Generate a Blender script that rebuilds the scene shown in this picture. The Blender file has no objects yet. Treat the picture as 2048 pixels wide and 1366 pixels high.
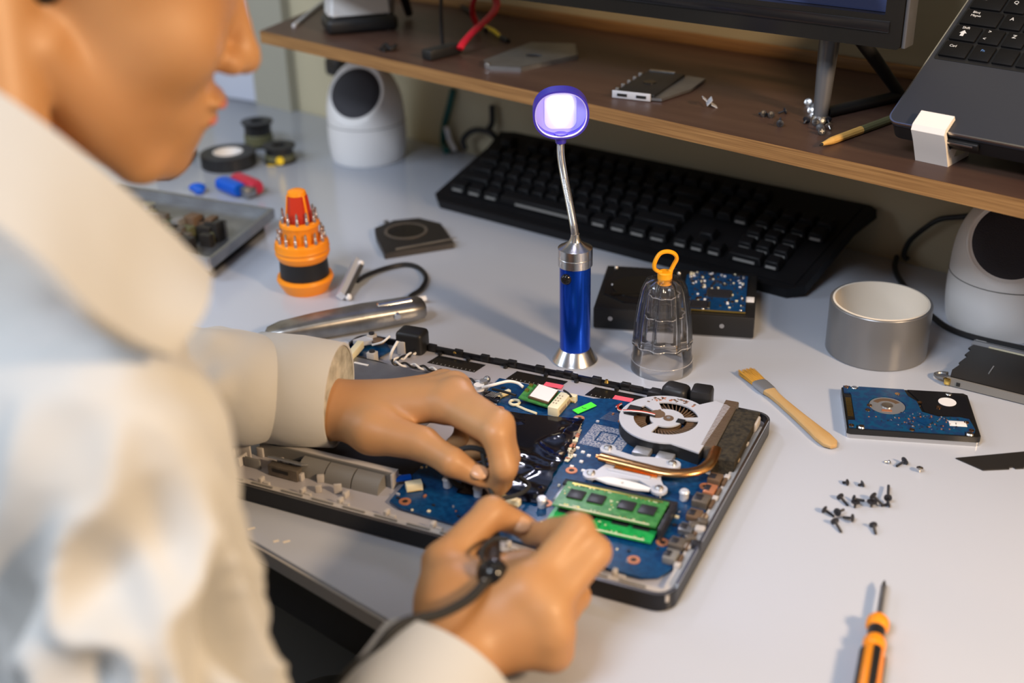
import bpy, bmesh, math, random
import numpy as np
from mathutils import Vector, Matrix, noise as mnoise
import openvdb as vdb
random.seed(7)
R=math.radians
S=0.001                      # everything below is modelled in millimetres
sc=bpy.context.scene
# ---------------------------------------------------------------- camera
F_PX,PITCH,ROLL,CAMH=2455.0,R(26.55),R(-1.35),502.8
_fw=Vector((0,math.cos(PITCH),-math.sin(PITCH))); _up=Vector((0,math.sin(PITCH),math.cos(PITCH))); _rt=Vector((1,0,0))
_R=_rt*math.cos(ROLL)+_up*math.sin(ROLL); _U=-_rt*math.sin(ROLL)+_up*math.cos(ROLL)
cd=bpy.data.cameras.new('camera'); cam=bpy.data.objects.new('camera',cd); sc.collection.objects.link(cam); sc.camera=cam
cd.sensor_width=36; cd.lens=F_PX/2048*36; cd.clip_start=.02; cd.clip_end=30
cam.matrix_world=Matrix(((_R.x,_U.x,-_fw.x,0),(_R.y,_U.y,-_fw.y,0),(_R.z,_U.z,-_fw.z,CAMH*S),(0,0,0,1)))
cd.dof.use_dof=True; cd.dof.focus_distance=1.0; cd.dof.aperture_fstop=3.6
# ---------------------------------------------------------------- world and lamps
w=bpy.data.worlds.new('world'); sc.world=w; w.use_nodes=True
w.node_tree.nodes['Background'].inputs[0].default_value=(.86,.90,1,1); w.node_tree.nodes['Background'].inputs[1].default_value=.12
sc.view_settings.view_transform='Standard'; sc.view_settings.look='None'; sc.view_settings.gamma=1; sc.view_settings.exposure=.08
sc.view_settings.use_curve_mapping=False
def area(name,loc,tgt,size,power,col,shape='DISK',sy=None):
    l=bpy.data.lights.new(name,'AREA'); l.shape=shape; l.size=size; l.energy=power; l.color=col
    if sy: l.size_y=sy
    o=bpy.data.objects.new(name,l); sc.collection.objects.link(o); o.location=loc
    o.rotation_euler=(Vector(tgt)-Vector(loc)).to_track_quat('-Z','Y').to_euler(); return o
area('warm_workshop_lamp',(1.1,-.30,.95),(.15,.95,0),.20,28,(1,.70,.42))
area('cool_tube_light',(-.75,-.25,1.55),(0,1.0,0),.75,27,(.80,.88,1),'RECTANGLE',.35)
area('cool_side_fill',(-1.3,1.0,.95),(-.4,1.75,.15),.6,8,(.72,.83,1),'RECTANGLE',.9)  # added unseen cool fill, brightens the back-left wall and bench
area('ceiling_lamp',(.2,.4,1.9),(.1,1.1,0),.6,2.5,(1,.86,.7))
# ---------------------------------------------------------------- helpers
def W(u,v,z=0.):
    "pixel of the photograph -> point (mm) on the level plane at height z"
    d=_fw+_R*((u-1024)/F_PX)+_U*((683-v)/F_PX); k=(z-CAMH)/d.z
    return Vector((d.x*k,d.y*k,z))
def PD(u,v,dep):
    d=_fw+_R*((u-1024)/F_PX)+_U*((683-v)/F_PX); p=d*dep; return Vector((p.x,p.y,p.z+CAMH))
MT={}
def mat(name,col,rough=.5,metal=0,trans=0,ior=1.45,emit=0,ecol=None,noise=None,bump=None,spec=.5,coat=0,sss=0,sheen=0):
    m=bpy.data.materials.new(name); m.use_nodes=True; nt=m.node_tree; b=nt.nodes['Principled BSDF']; I=b.inputs
    I['Base Color'].default_value=(*col,1); I['Roughness'].default_value=rough; I['Metallic'].default_value=metal
    I['Transmission Weight'].default_value=trans; I['IOR'].default_value=ior; I['Specular IOR Level'].default_value=spec
    I['Coat Weight'].default_value=coat; I['Coat Roughness'].default_value=.08; I['Sheen Weight'].default_value=sheen
    if sss: I['Subsurface Weight'].default_value=sss; I['Subsurface Radius'].default_value=(1,.35,.2); I['Subsurface Scale'].default_value=.006
    if emit: I['Emission Strength'].default_value=emit; I['Emission Color'].default_value=(*(ecol or col),1)
    tc=None
    if noise or bump: tc=nt.nodes.new('ShaderNodeTexCoord')
    if noise:                                   # (scale, second colour, contrast 0..1, stretch)
        n=nt.nodes.new('ShaderNodeTexNoise'); n.inputs['Scale'].default_value=noise[0]; n.inputs['Detail'].default_value=5
        r=nt.nodes.new('ShaderNodeValToRGB'); c=noise[2] if len(noise)>2 else .3
        r.color_ramp.elements[0].position=.5-c/2; r.color_ramp.elements[1].position=.5+c/2
        r.color_ramp.elements[0].color=(*col,1); r.color_ramp.elements[1].color=(*noise[1],1)
        src=tc.outputs['Object']
        if len(noise)>3:
            mp=nt.nodes.new('ShaderNodeMapping'); mp.inputs['Scale'].default_value=noise[3]; nt.links.new(src,mp.inputs[0]); src=mp.outputs[0]
        nt.links.new(src,n.inputs['Vector']); nt.links.new(n.outputs['Fac'],r.inputs[0]); nt.links.new(r.outputs[0],I['Base Color'])
    if bump:                                    # (scale, strength, distance m)
        n=nt.nodes.new('ShaderNodeTexNoise'); n.inputs['Scale'].default_value=bump[0]; n.inputs['Detail'].default_value=4
        bp=nt.nodes.new('ShaderNodeBump'); bp.inputs['Strength'].default_value=bump[1]; bp.inputs['Distance'].default_value=bump[2] if len(bump)>2 else .0005
        nt.links.new(tc.outputs['Object'],n.inputs['Vector']); nt.links.new(n.outputs['Fac'],bp.inputs['Height']); nt.links.new(bp.outputs[0],I['Normal'])
    MT[name]=m; return m
mat('desk',(.50,.53,.60),.17,noise=(3,(.49,.52,.585),.6),bump=(220,.06,.0002))
mat('desk_edge',(.42,.40,.38),.5); mat('dark_metal',(.03,.028,.027),.45,.3); mat('black',(.012,.012,.013),.45)
mat('black_gloss',(.010,.010,.012),.16); mat('rubber',(.02,.02,.02),.75); mat('key_black',(.005,.005,.006),.5,spec=.3,bump=(300,.1,.0001))
mat('white_plastic',(.78,.76,.74),.28); mat('cream',(.80,.74,.52),.45); mat('grille',(.02,.018,.025),.55,bump=(900,.8,.0005))
mat('steel',(.62,.61,.60),.28,1); mat('brushed',(.72,.72,.73),.24,1); mat('dull_steel',(.36,.37,.38),.38,.85,noise=(40,(.25,.25,.26),.5))
mat('tool_steel',(.42,.41,.40),.36,.9,noise=(55,(.24,.23,.22),.4),bump=(60,.3,.0006))
mat('blue_anod',(.005,.07,.60),.22,.75); mat('purple_plastic',(.05,.035,.42),.3)
mat('orange',(.95,.30,.012),.35); mat('red_plastic',(.55,.035,.012),.4); mat('yellow_orange',(1,.40,.008),.35)
mat('red_cable',(.55,.010,.025),.4); mat('yellow',(.8,.55,.02),.4); mat('green_cable',(.0,.07,.06),.5)
mat('clear',(1,1,1),.03,0,1,1.22,spec=.8)
mat('clear_edge',(.85,.85,.88),.12,0,.75,1.3); mat('pcb_blue',(.002,.035,.115),.30,noise=(260,(.004,.06,.17),.25)); mat('pcb_blue2',(.004,.065,.15),.32,noise=(220,(.01,.04,.12),.12))
mat('pcb_green',(.025,.17,.035),.35,noise=(260,(.06,.25,.06),.25)); mat('pcb_green_bright',(.01,.33,.07),.35,noise=(240,(.03,.42,.1),.3))
mat('copper',(.72,.30,.11),.26,1,noise=(60,(.55,.36,.16),.4)); mat('copper_ring',(.62,.25,.13),.4,.5); mat('gold',(.75,.52,.14),.3,1)
mat('film',(.004,.004,.008),.13,coat=.3); mat('chip',(.022,.022,.027),.4)
mat('alu_white',(.62,.64,.70),.33,.25,bump=(90,.1,.0002)); mat('alu_grey',(.38,.39,.41),.35,.6); mat('case_in',(.52,.50,.49),.5,noise=(30,(.46,.43,.41),.5))
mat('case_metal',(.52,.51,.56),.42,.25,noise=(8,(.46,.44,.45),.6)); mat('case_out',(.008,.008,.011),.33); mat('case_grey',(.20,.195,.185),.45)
mat('dust',(.012,.010,.007),.9,noise=(300,(.045,.035,.02),.3),bump=(400,1,.001)); mat('exhaust',(.21,.18,.15),.5,.5,noise=(150,(.12,.10,.08),.4,(1,12,1)))
mat('rust_white',(.62,.64,.70),.33,.25,noise=(45,(.35,.15,.06),.10)); mat('fin_brown',(.16,.10,.06),.6,.3)
mat('pad_silver',(.50,.50,.52),.4,.4,noise=(700,(.05,.10,.22),.2)); mat('label_white',(.85,.84,.84),.4); mat('pink',(.85,.12,.17),.5)
mat('lime',(.08,.9,.05),.4,emit=0); mat('paper_text',(.02,.02,.02),.6)
mat('tape_grey',(.20,.20,.205),.32,.35,bump=(120,.15,.0003)); mat('core',(.92,.82,.68),.6,noise=(8,(.80,.72,.60),.5)); mat('core_edge',(.36,.28,.19),.8)
mat('wood_handle',(.56,.37,.17),.5,noise=(30,(.50,.29,.10),.5,(1,6,6))); mat('bristle',(.70,.36,.05),.7,noise=(600,(.42,.2,.02),.4,(.1,3,3)))
mat('bracket_white',(.86,.80,.74),.45); mat('deck',(.036,.039,.050),.36,.1,bump=(500,.08,.0001)); mat('legend',(.75,.75,.75),.5); mat('legend_blue',(.12,.25,.55),.5)
mat('silver_line',(.65,.65,.66),.25,1); mat('leg_grey',(.16,.16,.17),.32,.5); mat('frame_black',(.013,.012,.011),.20)
mat('pencil',(.66,.40,.12),.45,noise=(40,(.55,.31,.08),.5,(1,8,8))); mat('pencil_green',(.10,.10,.05),.5)
mat('blade_dark',(.035,.032,.030),.4,.4); mat('magnet_red',(.48,.02,.05),.35); mat('magnet_blue',(.0,.09,.55),.35)
mat('skin',(.50,.265,.112),.46,sss=.10,noise=(18,(.44,.215,.09),.6),bump=(160,.12,.0006)); mat('nail',(.55,.31,.17),.3,sss=.1); mat('lip',(.50,.15,.10),.4)
mat('hair',(.012,.009,.007),.5,bump=(300,.8,.002)); mat('eye_white',(.8,.8,.78),.2); mat('iris',(.06,.03,.015),.2)
mat('shirt',(.53,.52,.49),.85,noise=(6,(.50,.505,.50),.6),bump=(45,.25,.002),sheen=.2); mat('shirt_in',(.30,.28,.22),.9,noise=(90,(.55,.52,.42),.3)); mat('trousers',(.03,.026,.022),.85,bump=(40,.3,.002))
mat('wall',(.52,.46,.31),.8,noise=(2,(.48,.42,.28),.6),bump=(90,.15,.0004)); mat('wall_dark',(.36,.34,.27),.8); mat('floor',(.045,.042,.04),.6); mat('ceil',(.6,.6,.58),.9)
mat('pale_sheet',(.60,.62,.70),.6)
def wood(name,c1,c2,scale,stretch,rough=.4):
    m=mat(name,c1,rough,noise=(scale,c2,.5,stretch),bump=(120,.12,.0003)); return m
wood('shelf_top',(.055,.028,.021),(.085,.046,.032),7,(1,9,9),.42)
wood('ply_edge',(.42,.22,.075),(.17,.075,.022),9,(1.5,3,110),.5)
m=MT['clear']; nt=m.node_tree; nt.nodes.clear(); no=nt.nodes.new; o_=no('ShaderNodeOutputMaterial'); tr=no('ShaderNodeBsdfTransparent'); gl=no('ShaderNodeBsdfGlossy'); df=no('ShaderNodeBsdfDiffuse'); lw=no('ShaderNodeLayerWeight'); m1=no('ShaderNodeMixShader'); m2=no('ShaderNodeMixShader'); mp=no('ShaderNodeMath')
tr.inputs[0].default_value=(.97,.97,.975,1); gl.inputs['Roughness'].default_value=.06; df.inputs[0].default_value=(.85,.85,.88,1); lw.inputs[0].default_value=.25; mp.operation='MULTIPLY'; mp.inputs[1].default_value=.9
nt.links.new(tr.outputs[0],m1.inputs[1]); nt.links.new(df.outputs[0],m1.inputs[2]); m1.inputs[0].default_value=.012; nt.links.new(m1.outputs[0],m2.inputs[1]); nt.links.new(gl.outputs[0],m2.inputs[2]); nt.links.new(lw.outputs['Fresnel'],mp.inputs[0]); nt.links.new(mp.outputs[0],m2.inputs[0]); nt.links.new(m2.outputs[0],o_.inputs[0])
# procedural screen picture
m=mat('screen',(.0,.0,.0),.15,emit=1); nt=m.node_tree; b=nt.nodes['Principled BSDF']
tc=nt.nodes.new('ShaderNodeTexCoord'); n=nt.nodes.new('ShaderNodeTexNoise'); n.inputs['Scale'].default_value=5; rr=nt.nodes.new('ShaderNodeValToRGB')
rr.color_ramp.elements[0].position=.42; rr.color_ramp.elements[0].color=(.015,.02,.05,1); rr.color_ramp.elements[1].position=.55; rr.color_ramp.elements[1].color=(.12,.17,.42,1)
nt.links.new(tc.outputs['Object'],n.inputs['Vector']); nt.links.new(n.outputs['Fac'],rr.inputs[0]); nt.links.new(rr.outputs[0],b.inputs['Emission Color'])

def tag(o,label=None,cat=None,group=None,kind=None):
    if label:o['label']=label
    if cat:o['category']=cat
    if group:o['group']=group
    if kind:o['kind']=kind
    return o
def thing(name,label,cat,loc=(0,0,0),rz=0,group=None,rot=None):
    o=bpy.data.objects.new(name,None); sc.collection.objects.link(o); o.empty_display_size=.01
    o.location=Vector(loc)*S; o.rotation_euler=rot or (0,0,rz); return tag(o,label,cat,group)
def curve_mesh(loops,depth):
    cu=bpy.data.curves.new('t','CURVE'); cu.dimensions='2D'; cu.fill_mode='BOTH'; cu.extrude=depth/2
    for L in loops:
        s=cu.splines.new('POLY'); s.points.add(len(L)-1); s.use_cyclic_u=True
        for i,p in enumerate(L): s.points[i].co=(p[0],p[1],0,1)
    ob=bpy.data.objects.new('t',cu); me=ob.to_mesh().copy(); bpy.data.objects.remove(ob); bpy.data.curves.remove(cu); return me
def rrect(x0,y0,x1,y1,r,n=6):
    out=[]
    for cx,cy,a0 in ((x1-r,y1-r,0),(x0+r,y1-r,90),(x0+r,y0+r,180),(x1-r,y0+r,270)):
        for i in range(n+1):
            a=R(a0+90*i/n); out.append((cx+r*math.cos(a),cy+r*math.sin(a)))
    return out
def circ(x,y,r,n=28,ry=None,a0=0,a1=360):
    return [(x+r*math.cos(R(a0+(a1-a0)*i/n)),y+(ry or r)*math.sin(R(a0+(a1-a0)*i/n))) for i in range(n if a1-a0>=360 else n+1)]
def PW(u,v,off=4.):
    d=_fw+_R*((u-1024)/F_PX)+_U*((683-v)/F_PX); nx,ny=math.sin(R(41)),math.cos(R(41)); k=(1153-off)/(d.x*nx+d.y*ny); return Vector((d.x*k,d.y*k,d.z*k+CAMH))
def smooth(pts,n=6):
    "Catmull-Rom through points"
    P=[Vector(p) for p in pts]; P=[P[0]*2-P[1]]+P+[P[-1]*2-P[-2]]; out=[]
    for i in range(1,len(P)-2):
        for k in range(n):
            t=k/n; a,b,c,d=P[i-1],P[i],P[i+1],P[i+2]
            out.append(.5*((2*b)+(c-a)*t+(2*a-5*b+4*c-d)*t*t+(3*b-a-3*c+d)*t**3))
    out.append(P[-2]); return out
class MB:
    def __init__(s,M='black'): s.bm=bmesh.new(); s.mats=[]; s.M=M; s.T=Matrix.Identity(4)
    def idx(s,M):
        M=M or s.M
        if M not in s.mats: s.mats.append(M)
        return s.mats.index(M)
    def _fin(s,vs,fs,M,T=None):
        i=s.idx(M); X=s.T@(T or Matrix.Identity(4))
        for v in vs: v.co=X@v.co
        for f in fs: f.material_index=i
        return s
    def box(s,cx,cy,cz,sx,sy,sz,rz=0,bev=0,M=None,rx=0,ry=0,seg=2):
        b=bmesh.new(); bmesh.ops.create_cube(b,size=1,matrix=Matrix.Diagonal((sx,sy,sz,1)))
        if bev: bmesh.ops.bevel(b,geom=list(b.edges),offset=min(bev,min(sx,sy,sz)*.49),segments=seg,affect='EDGES',profile=.5)
        T=Matrix.Translation((cx,cy,cz))@Matrix.Rotation(rz,4,'Z')@Matrix.Rotation(ry,4,'Y')@Matrix.Rotation(rx,4,'X'); return s._merge(b,M,T)
    def _merge(s,b,M,T=None):
        i=s.idx(M); X=s.T@(T or Matrix.Identity(4)); vm={}
        for v in b.verts: vm[v]=s.bm.verts.new(X@v.co)
        for f in b.faces:
            try: g=s.bm.faces.new([vm[v] for v in f.verts]); g.material_index=i
            except ValueError: pass
        b.free(); return s
    def mesh(s,me,M=None,T=None):
        b=bmesh.new(); b.from_mesh(me); return s._merge(b,M,T)
    def lathe(s,prof,x=0,y=0,seg=32,M=None,T=None,lobes=0,amp=0,z=0):
        b=bmesh.new(); rings=[]
        for (r,zz) in prof:
            if r<=1e-6: rings.append([b.verts.new((0,0,zz))])
            else: rings.append([b.verts.new((r*(1+amp*math.cos(lobes*2*math.pi*i/seg))*math.cos(2*math.pi*i/seg),r*(1+amp*math.cos(lobes*2*math.pi*i/seg))*math.sin(2*math.pi*i/seg),zz)) for i in range(seg)])
        for a,c in zip(rings,rings[1:]):
            for i in range(seg):
                j=(i+1)%seg
                try:
                    if len(a)==1 and len(c)==1: break
                    if len(a)==1: b.faces.new((a[0],c[j],c[i]))
                    elif len(c)==1: b.faces.new((a[i],a[j],c[0]))
                    else: b.faces.new((a[i],a[j],c[j],c[i]))
                except ValueError: pass
        for rg,fl in ((rings[0],1),(rings[-1],0)):
            if len(rg)>1 and prof[0]!=prof[-1]: b.faces.new(rg[::-1] if fl else rg)
        return s._merge(b,M,(T or Matrix.Identity(4))@Matrix.Translation((x,y,z)) if T is None else T)
    def cyl(s,x,y,z0,z1,r,r2=None,seg=24,M=None,bev=0):
        r2=r if r2 is None else r2
        p=[(0,z0),(r-bev,z0),(r,z0+bev),(r2,z1-bev),(r2-bev,z1),(0,z1)] if bev else [(0,z0),(r,z0),(r2,z1),(0,z1)]
        return s.lathe(p,x,y,seg,M)
    def rod(s,a,b,r,r2=None,seg=16,M=None,bev=0):
        a=Vector(a);b=Vector(b);d=b-a;L=d.length;T=Matrix.Translation(a)@d.to_track_quat('Z','Y').to_matrix().to_4x4()
        r2=r if r2 is None else r2
        p=[(0,0),(r-bev,0),(r,bev),(r2,L-bev),(r2-bev,L),(0,L)] if bev else [(0,0),(r,0),(r2,L),(0,L)]
        return s.lathe(p,seg=seg,M=M,T=T)
    def tube(s,pts,r,seg=8,M=None,cap=True,flat=1):
        P=[Vector(p) for p in pts]; b=bmesh.new(); rings=[]; nrm=None
        for i,p in enumerate(P):
            t=(P[min(i+1,len(P)-1)]-P[max(i-1,0)]).normalized()
            if nrm is None: nrm=t.cross(Vector((0,0,1)) if abs(t.z)<.9 else Vector((1,0,0))).normalized()
            nrm=(nrm-t*nrm.dot(t)).normalized(); bn=t.cross(nrm)
            rr=r[i] if isinstance(r,(list,tuple)) else r
            rings.append([b.verts.new(p+nrm*rr*math.cos(2*math.pi*k/seg)+bn*rr*flat*math.sin(2*math.pi*k/seg)) for k in range(seg)])
        for a,c in zip(rings,rings[1:]):
            for k in range(seg): b.faces.new((a[k],a[(k+1)%seg],c[(k+1)%seg],c[k]))
        if cap: b.faces.new(rings[0][::-1]); b.faces.new(rings[-1])
        bmesh.ops.recalc_face_normals(b,faces=b.faces); return s._merge(b,M)
    def poly(s,loops,z0,z1,M=None,T=None):
        if not isinstance(loops[0][0],(tuple,list,Vector)): loops=[loops]
        me=curve_mesh(loops,z1-z0); X=(T or Matrix.Identity(4))@Matrix.Translation((0,0,(z0+z1)/2)); s.mesh(me,M,X); bpy.data.meshes.remove(me); return s
    def sph(s,x,y,z,r,sx=1,sy=1,sz=1,M=None,seg=20):
        b=bmesh.new(); bmesh.ops.create_uvsphere(b,u_segments=seg,v_segments=max(6,seg//2),radius=r); return s._merge(b,M,Matrix.Translation((x,y,z))@Matrix.Diagonal((sx,sy,sz,1)))
    def torus(s,c,Rr,r,T=None,seg=32,ss=8,M=None):
        pts=[Vector((Rr*math.cos(2*math.pi*i/seg),Rr*math.sin(2*math.pi*i/seg),0)) for i in range(seg+1)]
        X=Matrix.Translation(c)@(T or Matrix.Identity(4)); return s.tube([X@p for p in pts],r,ss,M,cap=False)
    def text(s,t,x,y,z,size,M='legend',rz=0,T=None,depth=.15):
        cu=bpy.data.curves.new('t','FONT'); cu.body=t; cu.size=size; cu.extrude=depth; cu.align_x='CENTER'; cu.align_y='CENTER'; cu.resolution_u=2
        ob=bpy.data.objects.new('t',cu); me=ob.to_mesh().copy(); bpy.data.objects.remove(ob); bpy.data.curves.remove(cu)
        s.mesh(me,M,(T or Matrix.Identity(4))@Matrix.Translation((x,y,z))@Matrix.Rotation(rz,4,'Z')); bpy.data.meshes.remove(me); return s
    def build(s,name,parent=None,ang=35,label=None,kind=None,loc=None):
        me=bpy.data.meshes.new(name); bmesh.ops.remove_doubles(s.bm,verts=s.bm.verts,dist=.001)
        for v in s.bm.verts: v.co*=S
        s.bm.to_mesh(me); s.bm.free()
        for k in s.mats: me.materials.append(MT[k])
        me.shade_smooth(); me.set_sharp_from_angle(angle=R(ang))
        o=bpy.data.objects.new(name,me); sc.collection.objects.link(o)
        if parent: o.parent=parent
        if loc: o.location=Vector(loc)*S
        if label:o['label']=label
        if kind:o['kind']=kind
        return o
def solo(mb,name,label,cat,loc=None,rz=0,group=None,ang=35,rot=None):
    o=mb.build(name,None,ang)
    if loc is not None: o.location=Vector(loc)*S
    o.rotation_euler=rot or (0,0,rz); return tag(o,label,cat,group)
def copy_tree(o,parent=None):
    c=o.copy(); sc.collection.objects.link(c); c.parent=parent
    for ch in [x for x in sc.collection.objects if x.parent==o]: copy_tree(ch,c)
    return c
# ---- smooth signed-distance modelling -> one continuous mesh
def sdf_mesh(name,prims,vox,mats,parent=None,post=None,subs=()):
    "prims: ('c',a,b,ra,rb,k) tapered limb | ('e',c,(rx,ry,rz),M3,k) ellipsoid; subs the same, carved away; mm"
    def bounds(p):
        if p[0]=='c':
            a,b=np.array(p[1]),np.array(p[2]); r=max(p[3],p[4]); return np.minimum(a,b)-r,np.maximum(a,b)+r
        c=np.array(p[1]); r=max(p[2]); return c-r,c+r
    def dist(p,P):
        if p[0]=='c':
            a=np.array(p[1],float); b=np.array(p[2],float); ab=b-a; t=np.clip(((P-a)@ab)/(ab@ab+1e-9),0,1)
            return np.linalg.norm(P-a-t[...,None]*ab,axis=-1)-(p[3]+(p[4]-p[3])*t)
        q=(P-np.array(p[1],float))@np.array(p[3],float); r=np.array(p[2],float)
        k0=np.linalg.norm(q/r,axis=-1); k1=np.linalg.norm(q/(r*r),axis=-1)+1e-9; return k0*(k0-1)/k1
    B=[bounds(p) for p in prims]; lo=np.min([b[0] for b in B],0)-vox*6-8; hi=np.max([b[1] for b in B],0)+vox*6+8
    N=24; n=np.ceil((hi-lo)/vox/N).astype(int); BG=vox*6; g=vdb.FloatGrid(BG)
    ax=np.arange(N)*vox
    gx,gy,gz=np.meshgrid(ax,ax,ax,indexing='ij'); loc=np.stack([gx,gy,gz],-1); half=np.sqrt(3)*N*vox/2
    def field(P,near):
        d=np.full(P.shape[:-1],1e3)
        for i in near:
            p=prims[i]; e=dist(p,P); k=p[-1]
            if k<=0: d=np.minimum(d,e)
            else:
                h=np.clip(.5+.5*(d-e)/k,0,1); d=d*(1-h)+e*h-k*h*(1-h)
        for p in subs: d=np.maximum(d,-dist(p,P)) if p[0]!='p' else d
        return d
    for i in range(n[0]):
        for j in range(n[1]):
            for k in range(n[2]):
                o=lo+np.array([i,j,k])*N*vox; c=o+N*vox/2
                ds=[float(dist(p,c[None])[0]) for p in prims]; md=min(ds)
                if md>half+30: continue
                near=[q for q in range(len(prims)) if ds[q]<half+45]
                if not near: continue
                d=np.clip(field(loc+o,near),-BG,BG)
                g.copyFromArray(d.astype(np.float32),ijk=(i*N,j*N,k*N))
    pts,tris,quads=g.convertToPolygons(isovalue=0.,adaptivity=0.)
    V=pts*vox+lo
    if post: V=post(V)
    me=bpy.data.meshes.new(name); F=[tuple(int(x) for x in q[::-1]) for q in quads]+[tuple(int(x) for x in t[::-1]) for t in tris]
    me.from_pydata([tuple(v) for v in V*S],[],F); me.update(); 
    bm=bmesh.new(); bm.from_mesh(me); bmesh.ops.recalc_face_normals(bm,faces=bm.faces)
    bmesh.ops.smooth_vert(bm,verts=bm.verts,factor=.5,use_axis_x=True,use_axis_y=True,use_axis_z=True); bm.to_mesh(me); bm.free()
    me.shade_smooth()
    for k in mats: me.materials.append(MT[k])
    o=bpy.data.objects.new(name,me); sc.collection.objects.link(o)
    if parent:o.parent=parent
    return o
I3=[[1,0,0],[0,1,0],[0,0,1]]
# ================================================================ setting
AW=R(-41.0); eT=Vector((math.cos(AW),math.sin(AW),0)); eN=Vector((-math.sin(AW),math.cos(AW),0))
WALL_N=1153.0; DESK_N=411.0; FLOOR=-750
def struct(mb,name,rz=AW):
    o=mb.build(name); o.rotation_euler=(0,0,rz); o['kind']='structure'; return o
struct(MB('wall').box(-200,WALL_N+60,575,4200,120,2650),'wall_back')
struct(MB('wall').box(-2360,-400,575,120,3000,2650),'wall_left')
struct(MB('floor').box(-200,-400,FLOOR-20,4200,3200,40),'floor')
p0=W(529,202,0); p1=W(608,217,0); t0=p0.dot(eT); t1=p1.dot(eT)
struct(MB('wall_dark').box((t0+t1)/2,WALL_N-8,575,abs(t1-t0),16,2650),'trim_1')
# ---- workbench
bench=thing('workbench','long grey laminate workbench standing along the wall','desk',(0,0,0),AW)
MB('desk').box(-330,(WALL_N+DESK_N)/2-1,-7,2700,WALL_N-DESK_N-4,14,bev=1.5).build('desk_top',bench)
MB('desk_edge').box(-330,DESK_N+.2,-8,2690,2,11).build('edge_band',bench)
MB('dark_metal').box(-330,DESK_N+22,-36,2600,30,44,bev=2).build('front_rail',bench)
MB('dark_metal').box(-330,WALL_N-40,-36,2600,30,44,bev=2).build('rear_rail',bench)
for x in (-1600,940):
    for y in (DESK_N+25,WALL_N-40): MB('dark_metal').box(x,y,(FLOOR-14)/2-7,40,40,-14-FLOOR-2,bev=2).build('leg',bench)
# ---- pale sheet standing by the wall at far left
q=W(527,207,0); q2=W(420,190,0)
d=(q2-q); sh=MB('pale_sheet'); sh.box(-d.length/2,-2,110,d.length,4,218,bev=.6)
solo(sh,'storage_box','pale lavender panel standing on the bench behind the face','panel',(q.x,q.y,1),math.atan2(-d.y,-d.x))
# ---- shelf
Zs=190.; AS=R(-43.4)
fr=W(2040,398,Zs); sD=Vector((math.cos(AS),math.sin(AS),0)); frR=fr+sD*420
fl=W(517,62,Zs); fl=fr+sD*((fl-fr).dot(sD))
k=(WALL_N-1-fl.dot(eN))/(Vector((.36,.93,0)).dot(eN)); bl=fl+Vector((.36,.93,0))*k
br=frR+eN*(WALL_N-1-frR.dot(eN))
shelf=thing('monitor_shelf','dark brown plywood shelf above the bench, fixed to the wall','shelf')
def to_s(p,o=None): 
    o=o or Vector((0,0,0)); c,s_=math.cos(-AS),math.sin(-AS); return (p.x*c-p.y*s_,p.x*s_+p.y*c)
board=MB('ply_edge'); loop=[to_s(p) for p in (fl,frR,br,bl)]
board.poly([loop],Zs-14,Zs-.3); ob=board.build('board',shelf); ob.rotation_euler=(0,0,AS)
tp=MB('shelf_top'); lo2=[to_s(p) for p in (fl+Vector((.8,.6,0)),frR+Vector((0,.7,0)),br,bl)]; tp.poly([lo2],Zs-.4,Zs); ob=tp.build('veneer',shelf); ob.rotation_euler=(0,0,AS)
d=(bl-br); bs=MB('ply_edge').box(-d.length/2,-4,6.3,d.length,7,12,bev=1); ob=bs.build('back_strip',shelf); ob.location=Vector((br.x,br.y,Zs-.3))*S-eN*.002; ob.rotation_euler=(0,0,math.atan2(-d.y,-d.x))
# ================================================================ monitor on shelf
ZB=268.
BR=W(1803,99,ZB); BL=W(1050,0,ZB); dv=(BR-BL).normalized(); am=math.atan2(dv.y,dv.x); MW=780
mon=thing('monitor','large black flat monitor on slim feet standing on the brown shelf','monitor',BR,am)
f=MB('frame_black'); f.poly([rrect(-MW,0,0,440,4),rrect(-MW+15,26,-15,425,1)],0,14,T=Matrix(((1,0,0,0),(0,0,-1,10),(0,1,0,0),(0,0,0,1))))
f.build('bezel',mon)
MB('black_gloss').box(-MW/2,-4.6,17,MW-20,1.6,9,bev=.6).build('lower_trim',mon)
MB('silver_line').box(2,6,220,3.5,18,438,bev=1.2,M='leg_grey').build('side_strip',mon)
MB('screen').box(-MW/2,6,226,MW-30,3,399).build('screen',mon)
MB('black').box(-MW/2,22,220,MW-8,24,430,bev=6).box(-MW/2,46,170,MW-200,30,240,bev=10).build('back_cover',mon)
for lx,oy in ((0,0),(-575,62)):
    ft=W(1640,239,Zs); base=Matrix.Rotation(-am,4,'Z')@(ft-BR); x=base.x+lx; y=base.y+oy
    g=MB('leg_grey'); g.rod((x-4,y+14,2),(x,y,-ZB+Zs),9.5,6.5,M='leg_grey',bev=1); g.cyl(x,y,-ZB+Zs,-ZB+Zs+4,8,7,M='steel')
    h=g.build('leg',mon)
    g=MB('black')
    if lx: g.rod((x,y+14,4),(x-20,y+60,-ZB+Zs+5),7,5)
    else: g.rod((x,y+34,4),(x+34,y+95,-ZB+Zs+5),7,5); g.rod((x+2,y+8,-ZB+Zs+5),(x+(34 if not lx else -20),y+(95 if not lx else 60),-ZB+Zs+5),5,5)
    g.build('rear_brace',mon)
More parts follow.
